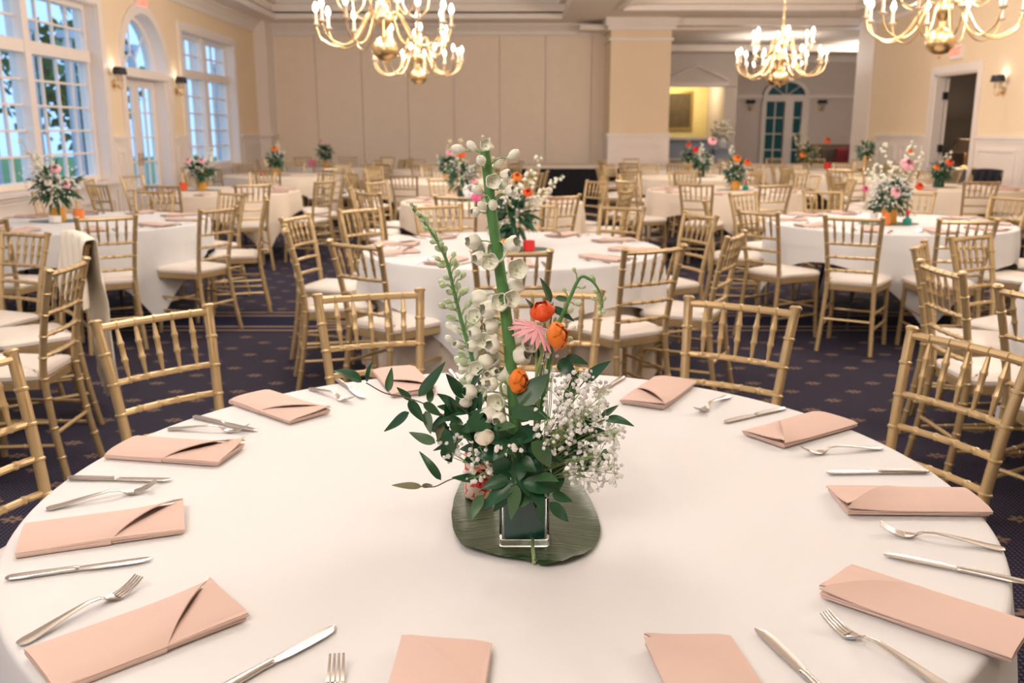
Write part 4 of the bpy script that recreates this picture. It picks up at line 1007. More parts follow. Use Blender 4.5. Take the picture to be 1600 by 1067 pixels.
# ---- delphinium spikes
def floret_meshes():
    out = {}
    b = MB(); n = 20; rows = []   # open cup, axis +z, mouth up, r = 1
    for r, z in ((.10, 0), (.50, .04), (.82, .22), (.98, .52), (1.03, .82), (.98, 1.02)):
        row = []
        for j in range(n):
            g = 2 * pi * j / n; lob = 1 + .07 * (r > .5) * cos(5 * g) * r; row.append(Vector((r * lob * cos(g), r * lob * sin(g), z + .07 * r * cos(5 * g))))
        rows.append(row)
    b.sheet(rows, .05, 0, True); b.lathe([(.02, -.02), (.14, .0), (.10, -.25), (.03, -.6)], 8, (0, 0, 0), 1)
    b.lathe([(.02, .04), (.15, .07), (.19, .20), (.12, .28), (.03, .32)], 8, (0, 0, 0), 2)
    for j in range(5): g = 2 * pi * j / 5 + .6; b.lathe([(.02, 0), (.07, .03), (.02, .08)], 6, (.42 * cos(g), .42 * sin(g), .28), 2)
    out['open'] = b.mesh('floret', [M['petal'], M['petalgreen'], M['bee']], 60)
    b = MB(); rows = []           # half-open bell
    for r, z in ((.10, -.1), (.55, .1), (.92, .55), (1.0, 1.05), (.86, 1.5), (.60, 1.72)):
        rows.append([Vector((r * (1 + .10 * cos(5 * 2 * pi * j / n)) * cos(2 * pi * j / n), r * (1 + .10 * cos(5 * 2 * pi * j / n)) * sin(2 * pi * j / n), z + .06 * cos(5 * 2 * pi * j / n))) for j in range(n)])
    b.sheet(rows, .04, 0, True); b.lathe([(.02, -.7), (.10, -.45), (.22, -.1), (.10, .05)], 8, (0, 0, 0), 1)
    for j in range(5): g = 2 * pi * j / 5; b.lathe([(.02, -.05), (.10, 0), (.02, .06)], 6, (.78 * cos(g), .78 * sin(g), 1.5), 1)
    out['bell'] = b.mesh('floret', [M['petal'], M['petalgreen']], 60)
    b = MB(); b.lathe([(.05, -.9), (.14, -.6), (.30, -.2), (.75, .3), (1.0, .9), (.85, 1.45), (.45, 1.85), (.05, 1.95)], 14)
    b.lathe([(.02, 1.85), (.22, 1.92), (.02, 2.02)], 8, (0, 0, 0), 1); b.lathe([(.03, -1.3), (.12, -.9), (.34, -.15), (.12, .0)], 8, (0, 0, 0), 1)
    out['bud'] = b.mesh('bud', [M['petal'], M['petalgreen']], 60)
    b = MB(); b.lathe([(.05, -.7), (.3, -.3), (.85, .3), (1.0, .9), (.7, 1.5), (.08, 1.8)], 10); out['gbud'] = b.mesh('bud', [M['petalgreen']], 60)
    return out
FL = floret_meshes(); rf = random.Random(9)
def delphinium(label, stem, rad, florets, dy=0.0, stemmat='stem'):
    t = thing('delphinium_spike', label, 'flower', tuple(FC), 0, 'white delphinium spikes')
    path = spline([PX(x, y, dy) - FC for x, y in stem], 5); n = len(path)
    b = MB(); b.tube(path, [lerp(rad[0], rad[1], i / (n - 1)) for i in range(n)], 12); b.build('stem', M[stemmat], t)
    for (x, y, k, r, dyy) in florets:
        P = PX(x, y, dy + dyy + rf.uniform(-.012, .012)) - FC; q = min(path, key=lambda p: (p - P - Vector((0, 0, -.02))).length)
        out = (P - q); out = out.normalized() if out.length > 1e-5 else Vector((0, -1, 0))
        if k == 'open': d = (CAMP - FC - P).normalized() * 1.0 + out * .55 + Vector((rf.uniform(-.25, .25), 0, rf.uniform(-.3, .1)))
        elif k == 'bell': d = out * 1.0 + Vector((0, -.35, rf.uniform(-.6, .0)))
        else: d = out + Vector((0, -.2, rf.uniform(-.3, .3)))
        R_ = r * .00109; nm = 'bud' if 'bud' in k else 'floret'; o = link(nm, FL[k], t); dn = d.normalized()
        o.rotation_mode = 'QUATERNION'; o.rotation_quaternion = dn.to_track_quat('Z', 'Y'); o.location = P - dn * R_ * (.5 if k == 'open' else .9); o.scale = (R_ * (.80 if 'bud' in k else .92), R_ * (.80 if 'bud' in k else .92), R_ * (1.05 if 'bud' in k else .95))
        A = q; B = Vector(o.location) - dn * R_ * .5; mid = A.lerp(B, .55) + Vector((0, -.002, .006 if B.z > A.z else .012))
        b = MB(); b.tube(spline([A, mid, B], 5), .0013, 5); b.build('pedicel', M['stemthin'], t)
MAINF = [(716, 233, 'bud', 9, 0), (737, 228, 'bud', 8, .01), (759, 227, 'open', 9, -.01), (752, 251, 'bud', 9, -.015), (779, 254, 'bud', 8, 0), (803, 241, 'bud', 8.5, 0), (770, 284, 'open', 12, -.015), (791, 273, 'bell', 9, 0), (788, 288, 'bell', 9, .01), (797, 298, 'bell', 9, -.01), (806, 301, 'bell', 8, 0),
         (746, 297, 'bud', 9, 0), (758, 313, 'open', 8, -.012), (754, 322, 'bud', 8, 0), (742, 331, 'bell', 8, 0), (770, 321, 'bud', 9, -.016), (780, 353, 'gbud', 5, 0),
         (739, 377, 'bell', 13, 0), (752, 394, 'open', 15, .005), (777, 395, 'open', 17, -.015), (766, 410, 'open', 14, -.012), (749, 403, 'bell', 12, -.005), (801, 382, 'bell', 14, .0), (808, 421, 'open', 17, .0), (806, 446, 'bell', 15, .0), (799, 467, 'open', 14, -.01), (782, 473, 'open', 15, -.016),
         (748, 465, 'bell', 14, 0), (763, 483, 'bell', 15, -.01), (743, 494, 'open', 13, .0), (767, 509, 'bell', 14, -.01), (756, 532, 'open', 13, -.01), (806, 524, 'bell', 15, .01), (827, 538, 'open', 15, 0), (815, 555, 'bell', 16, -.01), (759, 565, 'bell', 13, 0), (738, 540, 'bell', 10, 0),
         (734, 612, 'bell', 13, -.01), (730, 628, 'bud', 11, 0), (746, 627, 'bell', 11, 0), (756, 597, 'bell', 10, -.01), (776, 629, 'open', 16, -.02), (763, 648, 'bell', 14, -.03), (735, 590, 'bell', 11, 0), (787, 585, 'bell', 14, -.005), (722, 575, 'bell', 10, 0), (745, 575, 'open', 12, -.01), (770, 540, 'bell', 13, -.015), (742, 520, 'bell', 11, -.005), (752, 612, 'open', 12, -.02), (768, 600, 'bell', 12, -.015), (780, 655, 'bell', 12, -.03), (772, 560, 'open', 13, -.01), (793, 612, 'bell', 13, .0)]
delphinium('tall white delphinium with thick green stem rising above everything', [(812, 790), (806, 680), (800, 590), (794, 520), (785, 450), (775, 380), (768, 330), (763, 280), (758, 236)], (.0105, .0080), MAINF)
ls = [(800, 780), (775, 660), (750, 600), (735, 550), (722, 505), (713, 470), (706, 440), (697, 405), (680, 372), (662, 346), (645, 326)]
lf = []
for i in range(60):
    t = (i + .5) / 60; y = lerp(322, 600, t ** .85); P = sorted(ls, key=lambda p: p[1]); 
    for (xa, ya), (xb, yb) in zip(P[:-1], P[1:]):
        if ya <= y <= yb or y < P[0][1]: xs = lerp(xa, xb, (y - ya) / (yb - ya)); break
    sd = 1 if i % 2 else -1; ln = lerp(5, 22, min(1, t * 1.6)) * rf.uniform(.5, 1.35); lf.append((xs + sd * ln, y - ln * .25 + rf.uniform(-8, 8), 'gbud' if t < .62 else rf.choice(['bud', 'bell', 'gbud']), lerp(4.0, 8.5, t), rf.uniform(-.015, .015)))
delphinium('slender green budding delphinium leaning to the left', ls, (.0040, .0020), lf, .01)
rs = [(815, 780), (845, 640), (862, 545), (872, 508), (888, 472), (902, 440), (912, 432), (928, 442), (938, 460), (941, 480)]
rfz = [(897, 421, 'gbud', 4, 0), (918, 434, 'gbud', 4.5, 0), (925, 430, 'gbud', 4, 0), (930, 455, 'gbud', 4.5, 0), (936, 462, 'gbud', 4.5, 0), (926, 466, 'gbud', 3.5, 0), (945, 466, 'gbud', 4, 0), (936, 480, 'gbud', 4, 0), (943, 486, 'gbud', 4.5, 0), (937, 490, 'gbud', 4, 0), (912, 448, 'gbud', 4, 0), (905, 474, 'gbud', 6, 0), (892, 485, 'gbud', 5, 0), (878, 510, 'bud', 6, 0), (893, 512, 'bud', 6, 0), (890, 530, 'gbud', 6, 0), (868, 500, 'gbud', 5, 0), (882, 452, 'gbud', 4.5, 0)]
delphinium('small drooping green delphinium tip on the right', rs, (.0045, .0016), rfz, .015)

# ---- ranunculus, gerbera, roses
def cup_flower(t, c, axis, R, m, layers=4, n=5, closed=.35):
    """layered petals around an axis; c relative to the thing"""
    axis = axis.normalized(); d, a, e = frame(axis, Vector((.3, .2, 1)))
    for L in range(layers):
        rr = R * lerp(1.0, .45, L / max(1, layers - 1))
        for k in range(n):
            g0 = 2 * pi * k / n + L * .7; rows = []
            for i in range(6):
                u = i / 5; row = []
                for j in range(7):
                    v = j / 6 - .5; g = g0 + v * 1.75 * (.55 + .45 * sin(pi * min(1, u + .15)))
                    prof = rr * sin(pi * (.10 + u * (.62 + closed * .25))); z = rr * lerp(-.55, .72 + .08 * L, u) - .05 * rr * abs(v) * 4 * u
                    row.append(c + (a * cos(g) + e * sin(g)) * prof * (1 + .03 * sin(7 * v + L)) + d * z)
                rows.append(row)
            b = MB(); b.sheet(rows, .0006); b.build('petal', M[m], t, 60)
def stemmed(name, label, cat, hx, hy, dy, axis, R, m, stem, layers=4, n=5, group=None, rad=.0022, closed=.35):
    t = thing(name, label, cat, tuple(FC), 0, group); c = PX(hx, hy, dy) - FC; axis = Vector(axis).normalized()
    S = [PX(x, y, dy * (.4 + .6 * i / len(stem))) - FC for i, (x, y) in enumerate(stem)] + [c - axis * R * .85]
    b = MB(); b.tube(spline(S, 5), rad, 8); b.build('stem', M['stemthin'], t)
    cal = MB(); q = axis.to_track_quat('Z', 'Y').to_matrix(); cal.lathe([(rad, -.95 * R), (.35 * R, -.78 * R), (.55 * R, -.5 * R), (.2 * R, -.45 * R)], 10, c, 0, q); cal.build('calyx', M['petalgreen'], t)
    cup_flower(t, c, axis, R, m, layers, n, closed); hb = MB(); hb.lathe([(.05 * R, -.5 * R), (.5 * R, -.3 * R), (.62 * R, .1 * R), (.45 * R, .5 * R), (.2 * R, .66 * R), (.02 * R, .70 * R)], 14, c, 0, q); hb.build('flower_heart', M[m], t); return t
stemmed('ranunculus', 'frilled red orange ranunculus, the highest orange bloom', 'flower', 848, 488, .02, (-.2, -.4, .9), .0220, 'redorange', [(840, 680), (845, 560)], 5, 5, 'orange ranunculus')
stemmed('ranunculus', 'smooth orange ranunculus on a curved pale stalk, rightmost', 'flower', 869, 525, -.02, (.75, -.45, .25), .0235, 'orange', [(838, 660), (838, 590), (846, 556)], 4, 5, 'orange ranunculus', .0028)
stemmed('ranunculus', 'bright orange ranunculus facing left, lowest of the three', 'flower', 808, 595, -.04, (.72, -.55, .05), .0210, 'orange', [(795, 690), (784, 620), (783, 598)], 4, 5, 'orange ranunculus', .0026)
t = thing('gerbera', 'pink gerbera daisy seen almost edge on', 'flower', tuple(FC), 0); c = PX(838, 515, .0) - FC; ax = Vector((.42, -.18, .9)).normalized(); d, a, e = frame(ax, Vector((1, 0, 0)))
b = MB(); b.tube(spline([PX(835, 680) - FC, PX(838, 580) - FC, c - ax * .004], 5), .0022, 8); b.build('stem', M['stemthin'], t)
b = MB(); b.lathe([(.002, -.008), (.008, -.006), (.011, 0), (.008, .003), (.002, .004)], 14, c, 0, ax.to_track_quat('Z', 'Y').to_matrix()); b.build('disc', M['pink'], t)
for k in range(26):
    g = 2 * pi * k / 26 + rf.uniform(-.05, .05); u = a * cos(g) + e * sin(g); w = ax.cross(u); l = .044 * rf.uniform(.9, 1.06); rows = []
    for i in range(5):
        s_ = i / 4; wd = .0038 * sin(pi * (.12 + .8 * s_)) + .0004; p = c + u * (.007 + l * s_) - ax * (.012 * s_ * s_) + ax * .002 * (k % 2); rows.append([p - w * wd, p + ax * .0006, p + w * wd])
    b = MB(); b.sheet(rows, .0005); b.build('petal', M['pink'], t, 60)
for hx, hy, dy, ax, R, lab in ((757, 683, -.05, (-.1, -.5, .8), .017, 'cream rosebud low on the left among the leaves'),):
    stemmed('rosebud', lab, 'flower', hx, hy, dy, ax, R, 'cream', [(790, 740), (765, 720)], 4, 4, 'cream rosebuds', .002, .8)
t = thing('red_blossom', 'red petals tucked low at the left above the patterned tin', 'flower', tuple(FC), 0)
cup_flower(t, PX(752, 748, .05) - FC, Vector((.2, -.6, .7)), .020, 'red', 3, 5, .3); cup_flower(t, PX(742, 716, .08) - FC, Vector((-.3, -.6, .7)), .014, 'redorange', 2, 5, .3)

# ---- gypsophila sprays
gb = MB()
for q in range(3):
    for j in range(5):
        g = 2 * pi * j / 5 + q * .6; R_ = 1 - .25 * q; z = .25 + .3 * q; p = [Vector((0, 0, z - .3)), Vector((R_ * cos(g - .45), R_ * sin(g - .45), z)), Vector((1.1 * R_ * cos(g), 1.1 * R_ * sin(g), z + .25)), Vector((R_ * cos(g + .45), R_ * sin(g + .45), z))]
        gb.add(p, [(0, 1, 2, 3)])
gb.lathe([(.03, -.8), (.30, -.5), (.45, -.2)], 6, (0, 0, 0), 1); gb.lathe([(.3, -.25), (.85, .0), (.95, .4), (.6, .8), (.1, .95)], 7)
def gyps(label, cx, cy, rx, ry, n, root, dyr, seed):
    rg = random.Random(seed); t = thing('gypsophila_spray', label, 'flower', tuple(FC), 0, 'white filler flower sprays')
    st, bl = MB(), MB(); R0 = PX(*root) - FC; hubs = []
    for i in range(max(4, n // 11)):
        a = rg.uniform(0, 6.28); f = sqrt(rg.random()) * .75; H_ = PX(cx + rx * f * cos(a), cy + ry * f * sin(a), rg.uniform(*dyr)) - FC; hubs.append(H_)
        st.tube(spline([R0, R0.lerp(H_, .5) + Vector((rg.uniform(-.01, .01), rg.uniform(-.01, .01), .008)), H_], 4), .0007, 4)
    for i in range(n):
        a = rg.uniform(0, 6.28); f = sqrt(rg.random()); P = PX(cx + rx * f * cos(a), cy + ry * f * sin(a), rg.uniform(*dyr)) - FC
        H_ = min(hubs, key=lambda h: (h - P).length); st.tube([H_, H_.lerp(P, .6) + Vector((0, 0, .002)), P], .00045, 4)
        s_ = rg.uniform(.0026, .0046); d = ((P - H_).normalized() * .6 + (CAMP - FC - P).normalized() * .7 + Vector((rg.uniform(-.5, .5), rg.uniform(-.5, .5), rg.uniform(-.2, .6)))).normalized()
        q = d.to_track_quat('Z', 'Y').to_matrix()
        for f_, mi in ((0, 0),):
            base = len(bl.v); bl.v += [tuple(q @ (Vector(v_) * s_) + P) for v_ in gb.v]; bl.f += [tuple(base + k for k in f2) for f2 in gb.f]; bl.m += gb.m
    st.build('stalks', M['stemthin'], t)['kind'] = 'stuff'
    bl.build('blossoms', [M['baby'], M['petalgreen']], t, 0)['kind'] = 'stuff'
gyps('large white filler spray, upper part right of the leaves', 905, 620, 50, 44, 150, (850, 720), (-.03, .06), 1)
gyps('large white filler spray bulging right above the cloth', 915, 680, 62, 52, 220, (840, 740), (-.05, .06), 2)
gyps('white filler spray at lower right, drooping towards the leaf mat', 930, 735, 45, 36, 110, (850, 750), (-.04, .04), 3)
gyps('small white filler cluster between vase rim and large spray', 870, 660, 36, 48, 55, (840, 740), (-.065, -.03), 4)
gyps('small white filler cluster in front, just right of the rosebud', 795, 702, 22, 14, 12, (800, 750), (-.08, -.065), 5)
gyps('white filler cluster at lower left beside the patterned tin', 745, 722, 24, 36, 30, (790, 760), (-.06, -.03), 6)
gyps('white filler cluster at far left of the arrangement', 707, 700, 20, 26, 24, (780, 760), (-.03, .0), 7)
gyps('small white filler cluster below the orange flowers', 860, 575, 22, 22, 30, (850, 700), (-.0, .04), 8)
# more broad leaves in front of the stems, over the vase
L_ = []
for i in range(26):
    a = rl.uniform(0, 6.28); bx, by = 815 + rl.uniform(-30, 34), 715 + rl.uniform(-42, 32); l = rl.uniform(34, 52); L_.append((bx, by, bx + l * cos(a), by + l * .8 * sin(a) + 8, rl.uniform(10, 15), 'leaf'))
sprig('cluster of overlapping dark leaves in front of the stems', [(812, 790), (812, 730)], L_, -.035)
L_ = []
for i in range(14):
    a = rl.uniform(0, 6.28); bx, by = 745 + rl.uniform(-25, 30), 665 + rl.uniform(-30, 40); l = rl.uniform(30, 46); L_.append((bx, by, bx + l * cos(a), by + l * .8 * sin(a) + 6, rl.uniform(8, 12), 'leaf'))
sprig('cluster of dark leaves around the cream rosebud', [(800, 780), (760, 700)], L_, -.02)

# ================================================================== CENTREPIECES OF THE OTHER TABLES
def soft_bloom(t, c, R, m, seed):
    cup_flower(t, Vector(c), Vector((.1, -.7, .6)), R, m, 3, 5, .45)
def spike(t, base, top, m='petal', R=.022, n=26, seed=0):
    rg = random.Random(seed); b = MB(); base, top = Vector(base), Vector(top); b.tube([base, base.lerp(top, .5), top], [.004, .003, .002], 5); b.build('stem', M['stemthin'], t)
    b = MB()
    for i in range(n):
        u = rg.uniform(.35, 1); p = base.lerp(top, u); a = rg.uniform(0, 6.28); r = .05 * (1.15 - u) + .012; q = p + Vector((r * cos(a), r * sin(a), rg.uniform(-.01, .01))); s_ = R * lerp(1.0, .45, u) * rg.uniform(.7, 1.1)
        b.lathe([(.1 * s_, -.8 * s_), (.8 * s_, -.3 * s_), (s_, .3 * s_), (.5 * s_, .9 * s_), (.1 * s_, s_)], 7, q)
    b.build('florets', M[m], t)['kind'] = 'stuff'
def arrangement(key, off, phrase, potkind, fol, spikes, blooms, filler=60, pots=(), seed=0):
    x, y = TP[key][0] + off[0], TP[key][1] + off[1]; rg = random.Random(seed)
    lm = MB(); P = [(.20 * cos(g) * (1 + .15 * cos(g * 2)), .14 * sin(g)) for g in [2 * pi * i / 24 for i in range(24)]]; lm.prism(P, 0, .003)
    o = lm.build('leaf_mat', M['leaf'], None); o.location = (x, y, TZC); tag(o, 'flat green leaf under the flowers on the ' + phrase, 'leaf', 'leaf mats')
    vt = thing('flower_vase', '%s vase on the %s' % ({'goldpot': 'small orange gold', 'darkvase': 'dark leaf lined', 'brass': 'tall golden'}[potkind], phrase), 'vase', (x, y, TZC + .003), 0, 'vases on the other tables')
    hz = .30 if potkind == 'brass' else .10
    b = MB()
    if potkind == 'brass': b.lathe([(.05, 0), (.055, .01), (.022, .06), (.022, .2), (.05, .29), (.052, .30), (.047, .30), (.02, .22), (.001, .2)], 18)
    else: rbox(b, .045, 0, .10, .008)
    b.build('vase_body', M[potkind], vt); b = MB(); b.lathe([(.048, hz - .006), (.052, hz - .002), (.050, hz + .004), (.03, hz + .004)], 18); b.build('rim', M[potkind], vt)
    t = thing('flower_arrangement', 'flower arrangement in the vase on the ' + phrase, 'flowers', (x, y, TZC + .003 + hz), 0, 'flower arrangements on the other tables')
    R_, zc = fol; b = MB()
    for i in range(150):
        v_ = Vector((rg.gauss(0, 1), rg.gauss(0, 1), rg.gauss(0, .8))).normalized(); p = Vector((0, 0, zc)) + v_ * R_ * rg.uniform(.2, .75); e = p + v_ * rg.uniform(.06, .11) + Vector((0, 0, rg.uniform(-.04, .03)))
        lb = leaf_mesh(p, e, rg.uniform(.010, .018), Vector((0, -.5, .8)), .1, .2); base = len(b.v); b.v += lb.v; b.f += [tuple(base + q for q in f) for f in lb.f]; b.m += lb.m
    b.build('foliage', M['leaf'], t, 60)['kind'] = 'stuff'
    b = MB(); b.tube([(0, 0, -.08), (0, 0, zc)], .012, 6); b.build('stems', M['stem'], t)
    b = MB()
    for i in range(filler):
        a = rg.uniform(-.3, 3.4) + pi; r = R_ * rg.uniform(.5, 1.25); q = Vector((r * cos(a), r * .8 * sin(a), zc + R_ * rg.uniform(-.5, .9))); s_ = rg.uniform(.006, .011); b.lathe([(.1 * s_, -s_), (.9 * s_, -.3 * s_), (.9 * s_, .4 * s_), (.1 * s_, s_)], 6, q)
    if filler: b.build('filler_flowers', M['baby'], t)['kind'] = 'stuff'
    for i, (dx, dz, tx, tz, mm) in enumerate(spikes): spike(t, (dx * .4, 0, zc * .4), (tx, rg.uniform(-.05, .05), tz), mm, seed=seed * 10 + i)
    for i, (dx, dy, dz, r, mm) in enumerate(blooms): soft_bloom(t, (dx, dy, dz), r, mm, i)
    for i, (dx, dy, h, r, mm, nm, lab) in enumerate(pots):
        p_ = thing(nm, '%s beside the flowers on the %s' % (lab, phrase), 'pot', (x + dx, y + dy, TZC + .003), 0, 'small pots on the other tables')
        b = MB()
        if nm == 'bottle': b.lathe([(r * .9, 0), (r, .005), (r, h * .55), (r * .35, h * .75), (r * .35, h)], 16); b.build('bottle_body', M[mm], p_); b = MB(); b.lathe([(r * .4, h), (r * .45, h + .004), (r * .45, h + .03), (r * .1, h + .035)], 12); b.build('stopper', M['red'], p_)
        else: b.lathe([(r * .85, 0), (r, .004), (r, h), (r * .92, h + .002), (r * .88, h), (r * .86, .01), (.001, .01)], 18); b.build('pot_body', M[mm], p_); b = MB(); b.lathe([(r * .2, h - .015), (r * .85, h - .012), (r * .6, h - .006), (.001, h - .004)], 14); b.build('candle', M['candle'], p_)
arrangement('T2', (0.0, -.08), 'table behind the foreground table', 'darkvase', (.13, .10), [(0, 0, .16, .46, 'petal'), (0, 0, .30, .34, 'petal'), (0, 0, .22, .26, 'cream'), (0, 0, -.16, .56, 'pampas')], [(.03, -.12, .33, .030, 'orange'), (.09, -.12, .24, .030, 'redorange'), (-.20, -.08, .22, .045, 'hotpink'), (-.24, -.06, .24, .05, 'baby')], 40, ((-.03, -.14, .07, .035, 'goldpot', 'votive_pot', 'gold pot'), (.10, -.10, .06, .035, 'red', 'votive_pot', 'red pot')), 2)
arrangement('T3', (-.25, .05), 'left table with the bushy centrepiece', 'goldpot', (.20, .16), [(0, 0, -.22, .52, 'pampas'), (0, 0, -.12, .44, 'petal'), (0, 0, .0, .40, 'petal')], [(.08, -.12, .30, .04, 'pink'), (.02, -.14, .20, .03, 'cream'), (.14, -.10, .18, .03, 'pink')], 110, ((.17, -.02, .09, .04, 'orangepot', 'votive_pot', 'orange pot'), (.05, -.16, .05, .045, 'whitepot', 'votive_pot', 'white pot')), 3)
arrangement('T4', (-.03, -.10), 'right table with the pink gerbera centrepiece', 'goldpot', (.15, .10), [(0, 0, -.10, .50, 'petal'), (0, 0, .12, .52, 'petal'), (0, 0, .20, .42, 'cream'), (0, 0, -.20, .30, 'petal'), (0, 0, -.16, .38, 'petal'), (0, 0, .02, .36, 'petal')], [(.04, -.14, .34, .055, 'pink'), (-.03, -.15, .14, .04, 'pink'), (.17, -.08, .18, .035, 'redorange'), (-.22, -.05, .16, .025, 'hotpink'), (.07, -.1, .44, .02, 'orange')], 120, ((-.07, -.12, .09, .03, 'orangepot', 'votive_pot', 'orange pot'), (.09, -.12, .075, .032, 'teal', 'bottle', 'teal bottle'), (-.14, -.06, .08, .03, 'whitepot', 'votive_pot', 'white pot')), 4)
arrangement('T6', (-.30, .1), 'middle table two rows back', 'darkvase', (.17, .14), [(0, 0, -.02, .50, 'pampas')], [(.0, -.1, .36, .045, 'redorange'), (.12, -.1, .1, .04, 'pink')], 50, (), 5)
arrangement('T5', (-.25, .1), 'second left table, near the arched door', 'goldpot', (.16, .12), [(0, 0, -.05, .42, 'petal'), (0, 0, .16, .40, 'petal')], [(-.10, -.1, .24, .04, 'pink'), (.06, -.1, .24, .04, 'pink')], 60, ((-.20, -.05, .09, .045, 'redorange', 'votive_pot', 'red pot'),), 6)
arrangement('T7', (.15, .1), 'table behind the gerbera table', 'goldpot', (.14, .10), [(0, 0, -.08, .40, 'petal')], [(-.02, -.1, .26, .05, 'orange'), (.10, -.1, .22, .04, 'redorange')], 60, ((.10, -.1, .08, .035, 'teal', 'bottle', 'teal bottle'),), 7)
arrangement('T12', (-.1, .0), 'far right table near the doorway', 'darkvase', (.13, .10), [(0, 0, .1, .35, 'petal')], [(.05, -.1, .20, .05, 'redorange'), (-.1, -.1, .14, .04, 'orange')], 40, (), 8)
arrangement('T8', (-.1, .0), 'third left table, before the far window', 'goldpot', (.14, .14), [(0, 0, .05, .40, 'petal')], [(.02, -.1, .30, .05, 'orange')], 40, ((-.22, 0, .07, .06, 'red', 'votive_pot', 'red pot'),), 9)
arrangement('T9', (-.2, .0), 'farthest left table, by the pilaster', 'goldpot', (.17, .16), [(0, 0, -.1, .42, 'pampas')], [(-.05, -.1, .36, .05, 'pink')], 30, ((-.26, 0, .12, .07, 'hotpink', 'votive_pot', 'pink pot'),), 10)
arrangement('T10', (.1, .0), 'table in front of the column', 'darkvase', (.14, .12), [(0, 0, .0, .40, 'petal')], [(-.12, -.1, .30, .05, 'red'), (.12, -.1, .42, .07, 'pink')], 40, (), 12)
arrangement('T19', (-.1, .0), 'table with the tall golden vase', 'brass', (.14, .08), [], [], 20, (), 13)
arrangement('T11', (.0, .0), 'table just before the lobby opening', 'darkvase', (.20, .16), [(0, 0, -.30, .55, 'pampas'), (0, 0, -.16, .66, 'pampas'), (0, 0, -.02, .50, 'pampas')], [(.32, -.1, .40, .06, 'redorange'), (-.1, -.1, .15, .06, 'orange')], 40, ((.36, -.1, .12, .06, 'red', 'votive_pot', 'red pot'),), 14)
arrangement('T18', (.2, .0), 'farthest table before the column', 'goldpot', (.14, .12), [(0, 0, -.05, .45, 'petal')], [(-.05, -.1, .33, .05, 'redorange')], 30, (), 15)
arrangement('T15', (.0, .0), 'middle table three rows back', 'goldpot', (.14, .12), [(0, 0, .05, .45, 'pampas')], [(.05, -.1, .28, .05, 'pink')], 30, (), 16)

# ================================================================== SHAWL, JACKET, BUFFET, LOBBY THINGS
def drape(name, label, cat, cx, cy, tx, ty, m, w, front, back, shift, seed, top=.925):
    """cloth hung over the crest rail of the chair whose crest is at cx, cy and that faces tx, ty"""
    a = atan2(ty - cy, tx - cx) - pi / 2; n = 26; rg = random.Random(seed); rows = []
    path = []
    for i in range(9): path.append((.10, lerp(top - front, top - .02, i / 8), 0))          # seat side, going up
    for i in range(6): g = pi * i / 5; path.append((.022 * cos(g) + .0, top + .016 * sin(g), 0))
    for i in range(1, 15): path.append((-.024 - .05 * i / 14, lerp(top - .02, top - back, i / 14), i / 14))
    for k, (yy, z, s_) in enumerate(path):
        row = []; f = min(1, abs(k - 11) / 8)
        if k < 9: yy = .024 + .012 * f
        for j in range(n):
            u = j / (n - 1) - .5; fold = .022 * f * sin(u * 24 + 2 * sin(k * .3 + seed)) ; wd = w * (1 - .25 * s_ + .12 * (1 - f)); row.append(Vector((u * wd + shift * s_ ** 1.3, yy + (fold if yy > 0 else -abs(fold) - .004), z - .02 * (u * 2) ** 2 * (1 - f) - (.03 * s_ * sin(9 * u)))))
        rows.append(row)
    b = MB(); b.sheet(rows, .004); t = thing(name, label, cat, (cx, cy, 0), a); b.build('drape', M[m], t, 60)
    # hem: a narrow turned edge
    h = MB(); h.tube([r + Vector((0, -.002, 0)) for r in rows[-1]], .004, 6); h.build('hem', M[m], t)
drape('shawl', 'cream shawl hanging over a chair back at the left', 'shawl', -2.18, 4.58, *TP['T14'], 'shawl', .46, .34, .84, .03, 1, .945)
jc = next((o for o in bpy.data.objects if o.get('label', '').startswith('gold chair at the far right table near the doorway, fourth')), None)
jx, jy = 6.2, 12.3
best = min([o for o in bpy.data.objects if o.name.startswith('chiavari_chair') and o.get('group', '').endswith('far right table near the doorway')], key=lambda o: hypot(o.location.x - jx, o.location.y - jy))
ang = best.rotation_euler.z + pi / 2; kx, ky = best.location.x - .275 * cos(ang), best.location.y - .275 * sin(ang)
drape('jacket', 'black jacket hung on a chair back at the far right', 'jacket', kx, ky, best.location.x, best.location.y, 'black', .36, .35, .62, 0, 4)

# buffet tables along the partition and column
for i, x in enumerate((-.75, 1.45, 3.65, 5.85)):
    t = thing('buffet_table', 'long table with white top and black skirt, %s from the left' % ORD[i].replace('nearest', 'first'), 'table', (x, 18.84, 0), 0, 'skirted buffet tables')
    b = MB(); b.b2(-1.09, 1.09, -.38, .38, .735, .765); b.b2(-1.10, 1.10, -.39, -.38, .70, .765); b.b2(-1.10, 1.10, .38, .39, .70, .765); b.build('table_top', M['cloth_ivory_warmlit'], t, 0)
    n = 220; P = []
    for (x0, y0, x1, y1, k) in ((-1.07, -.36, 1.07, -.36, 90), (1.07, -.36, 1.07, .36, 30), (1.07, .36, -1.07, .36, 90), (-1.07, .36, -1.07, -.36, 30)):
        for q in range(k): u = q / k; P.append((lerp(x0, x1, u), lerp(y0, y1, u), .012 * sin(q * 2.1)))
    rows = [[Vector((px_ + (w_ if abs(px_) > 1.06 else 0), py + w_, z)) for px_, py, w_ in P] for z in (.73, .4, .01)]
    b = MB(); b.sheet(rows, .002, 0, True); b.build('skirt', M['black'], t, 60)
t = thing('domed_dish', 'cream domed cover standing on the buffet before the lobby', 'dish', (3.78, 18.84, .766))
b = MB(); b.lathe([(.30, 0), (.31, .02), (.27, .14), (.16, .24), (.04, .28), (.03, .30), (.01, .31)], 24); b.build('dome', M['shawl'], t); b = MB(); b.lathe([(.33, 0), (.34, .01), (.30, .015)], 24); b.build('tray', M['steel'], t)
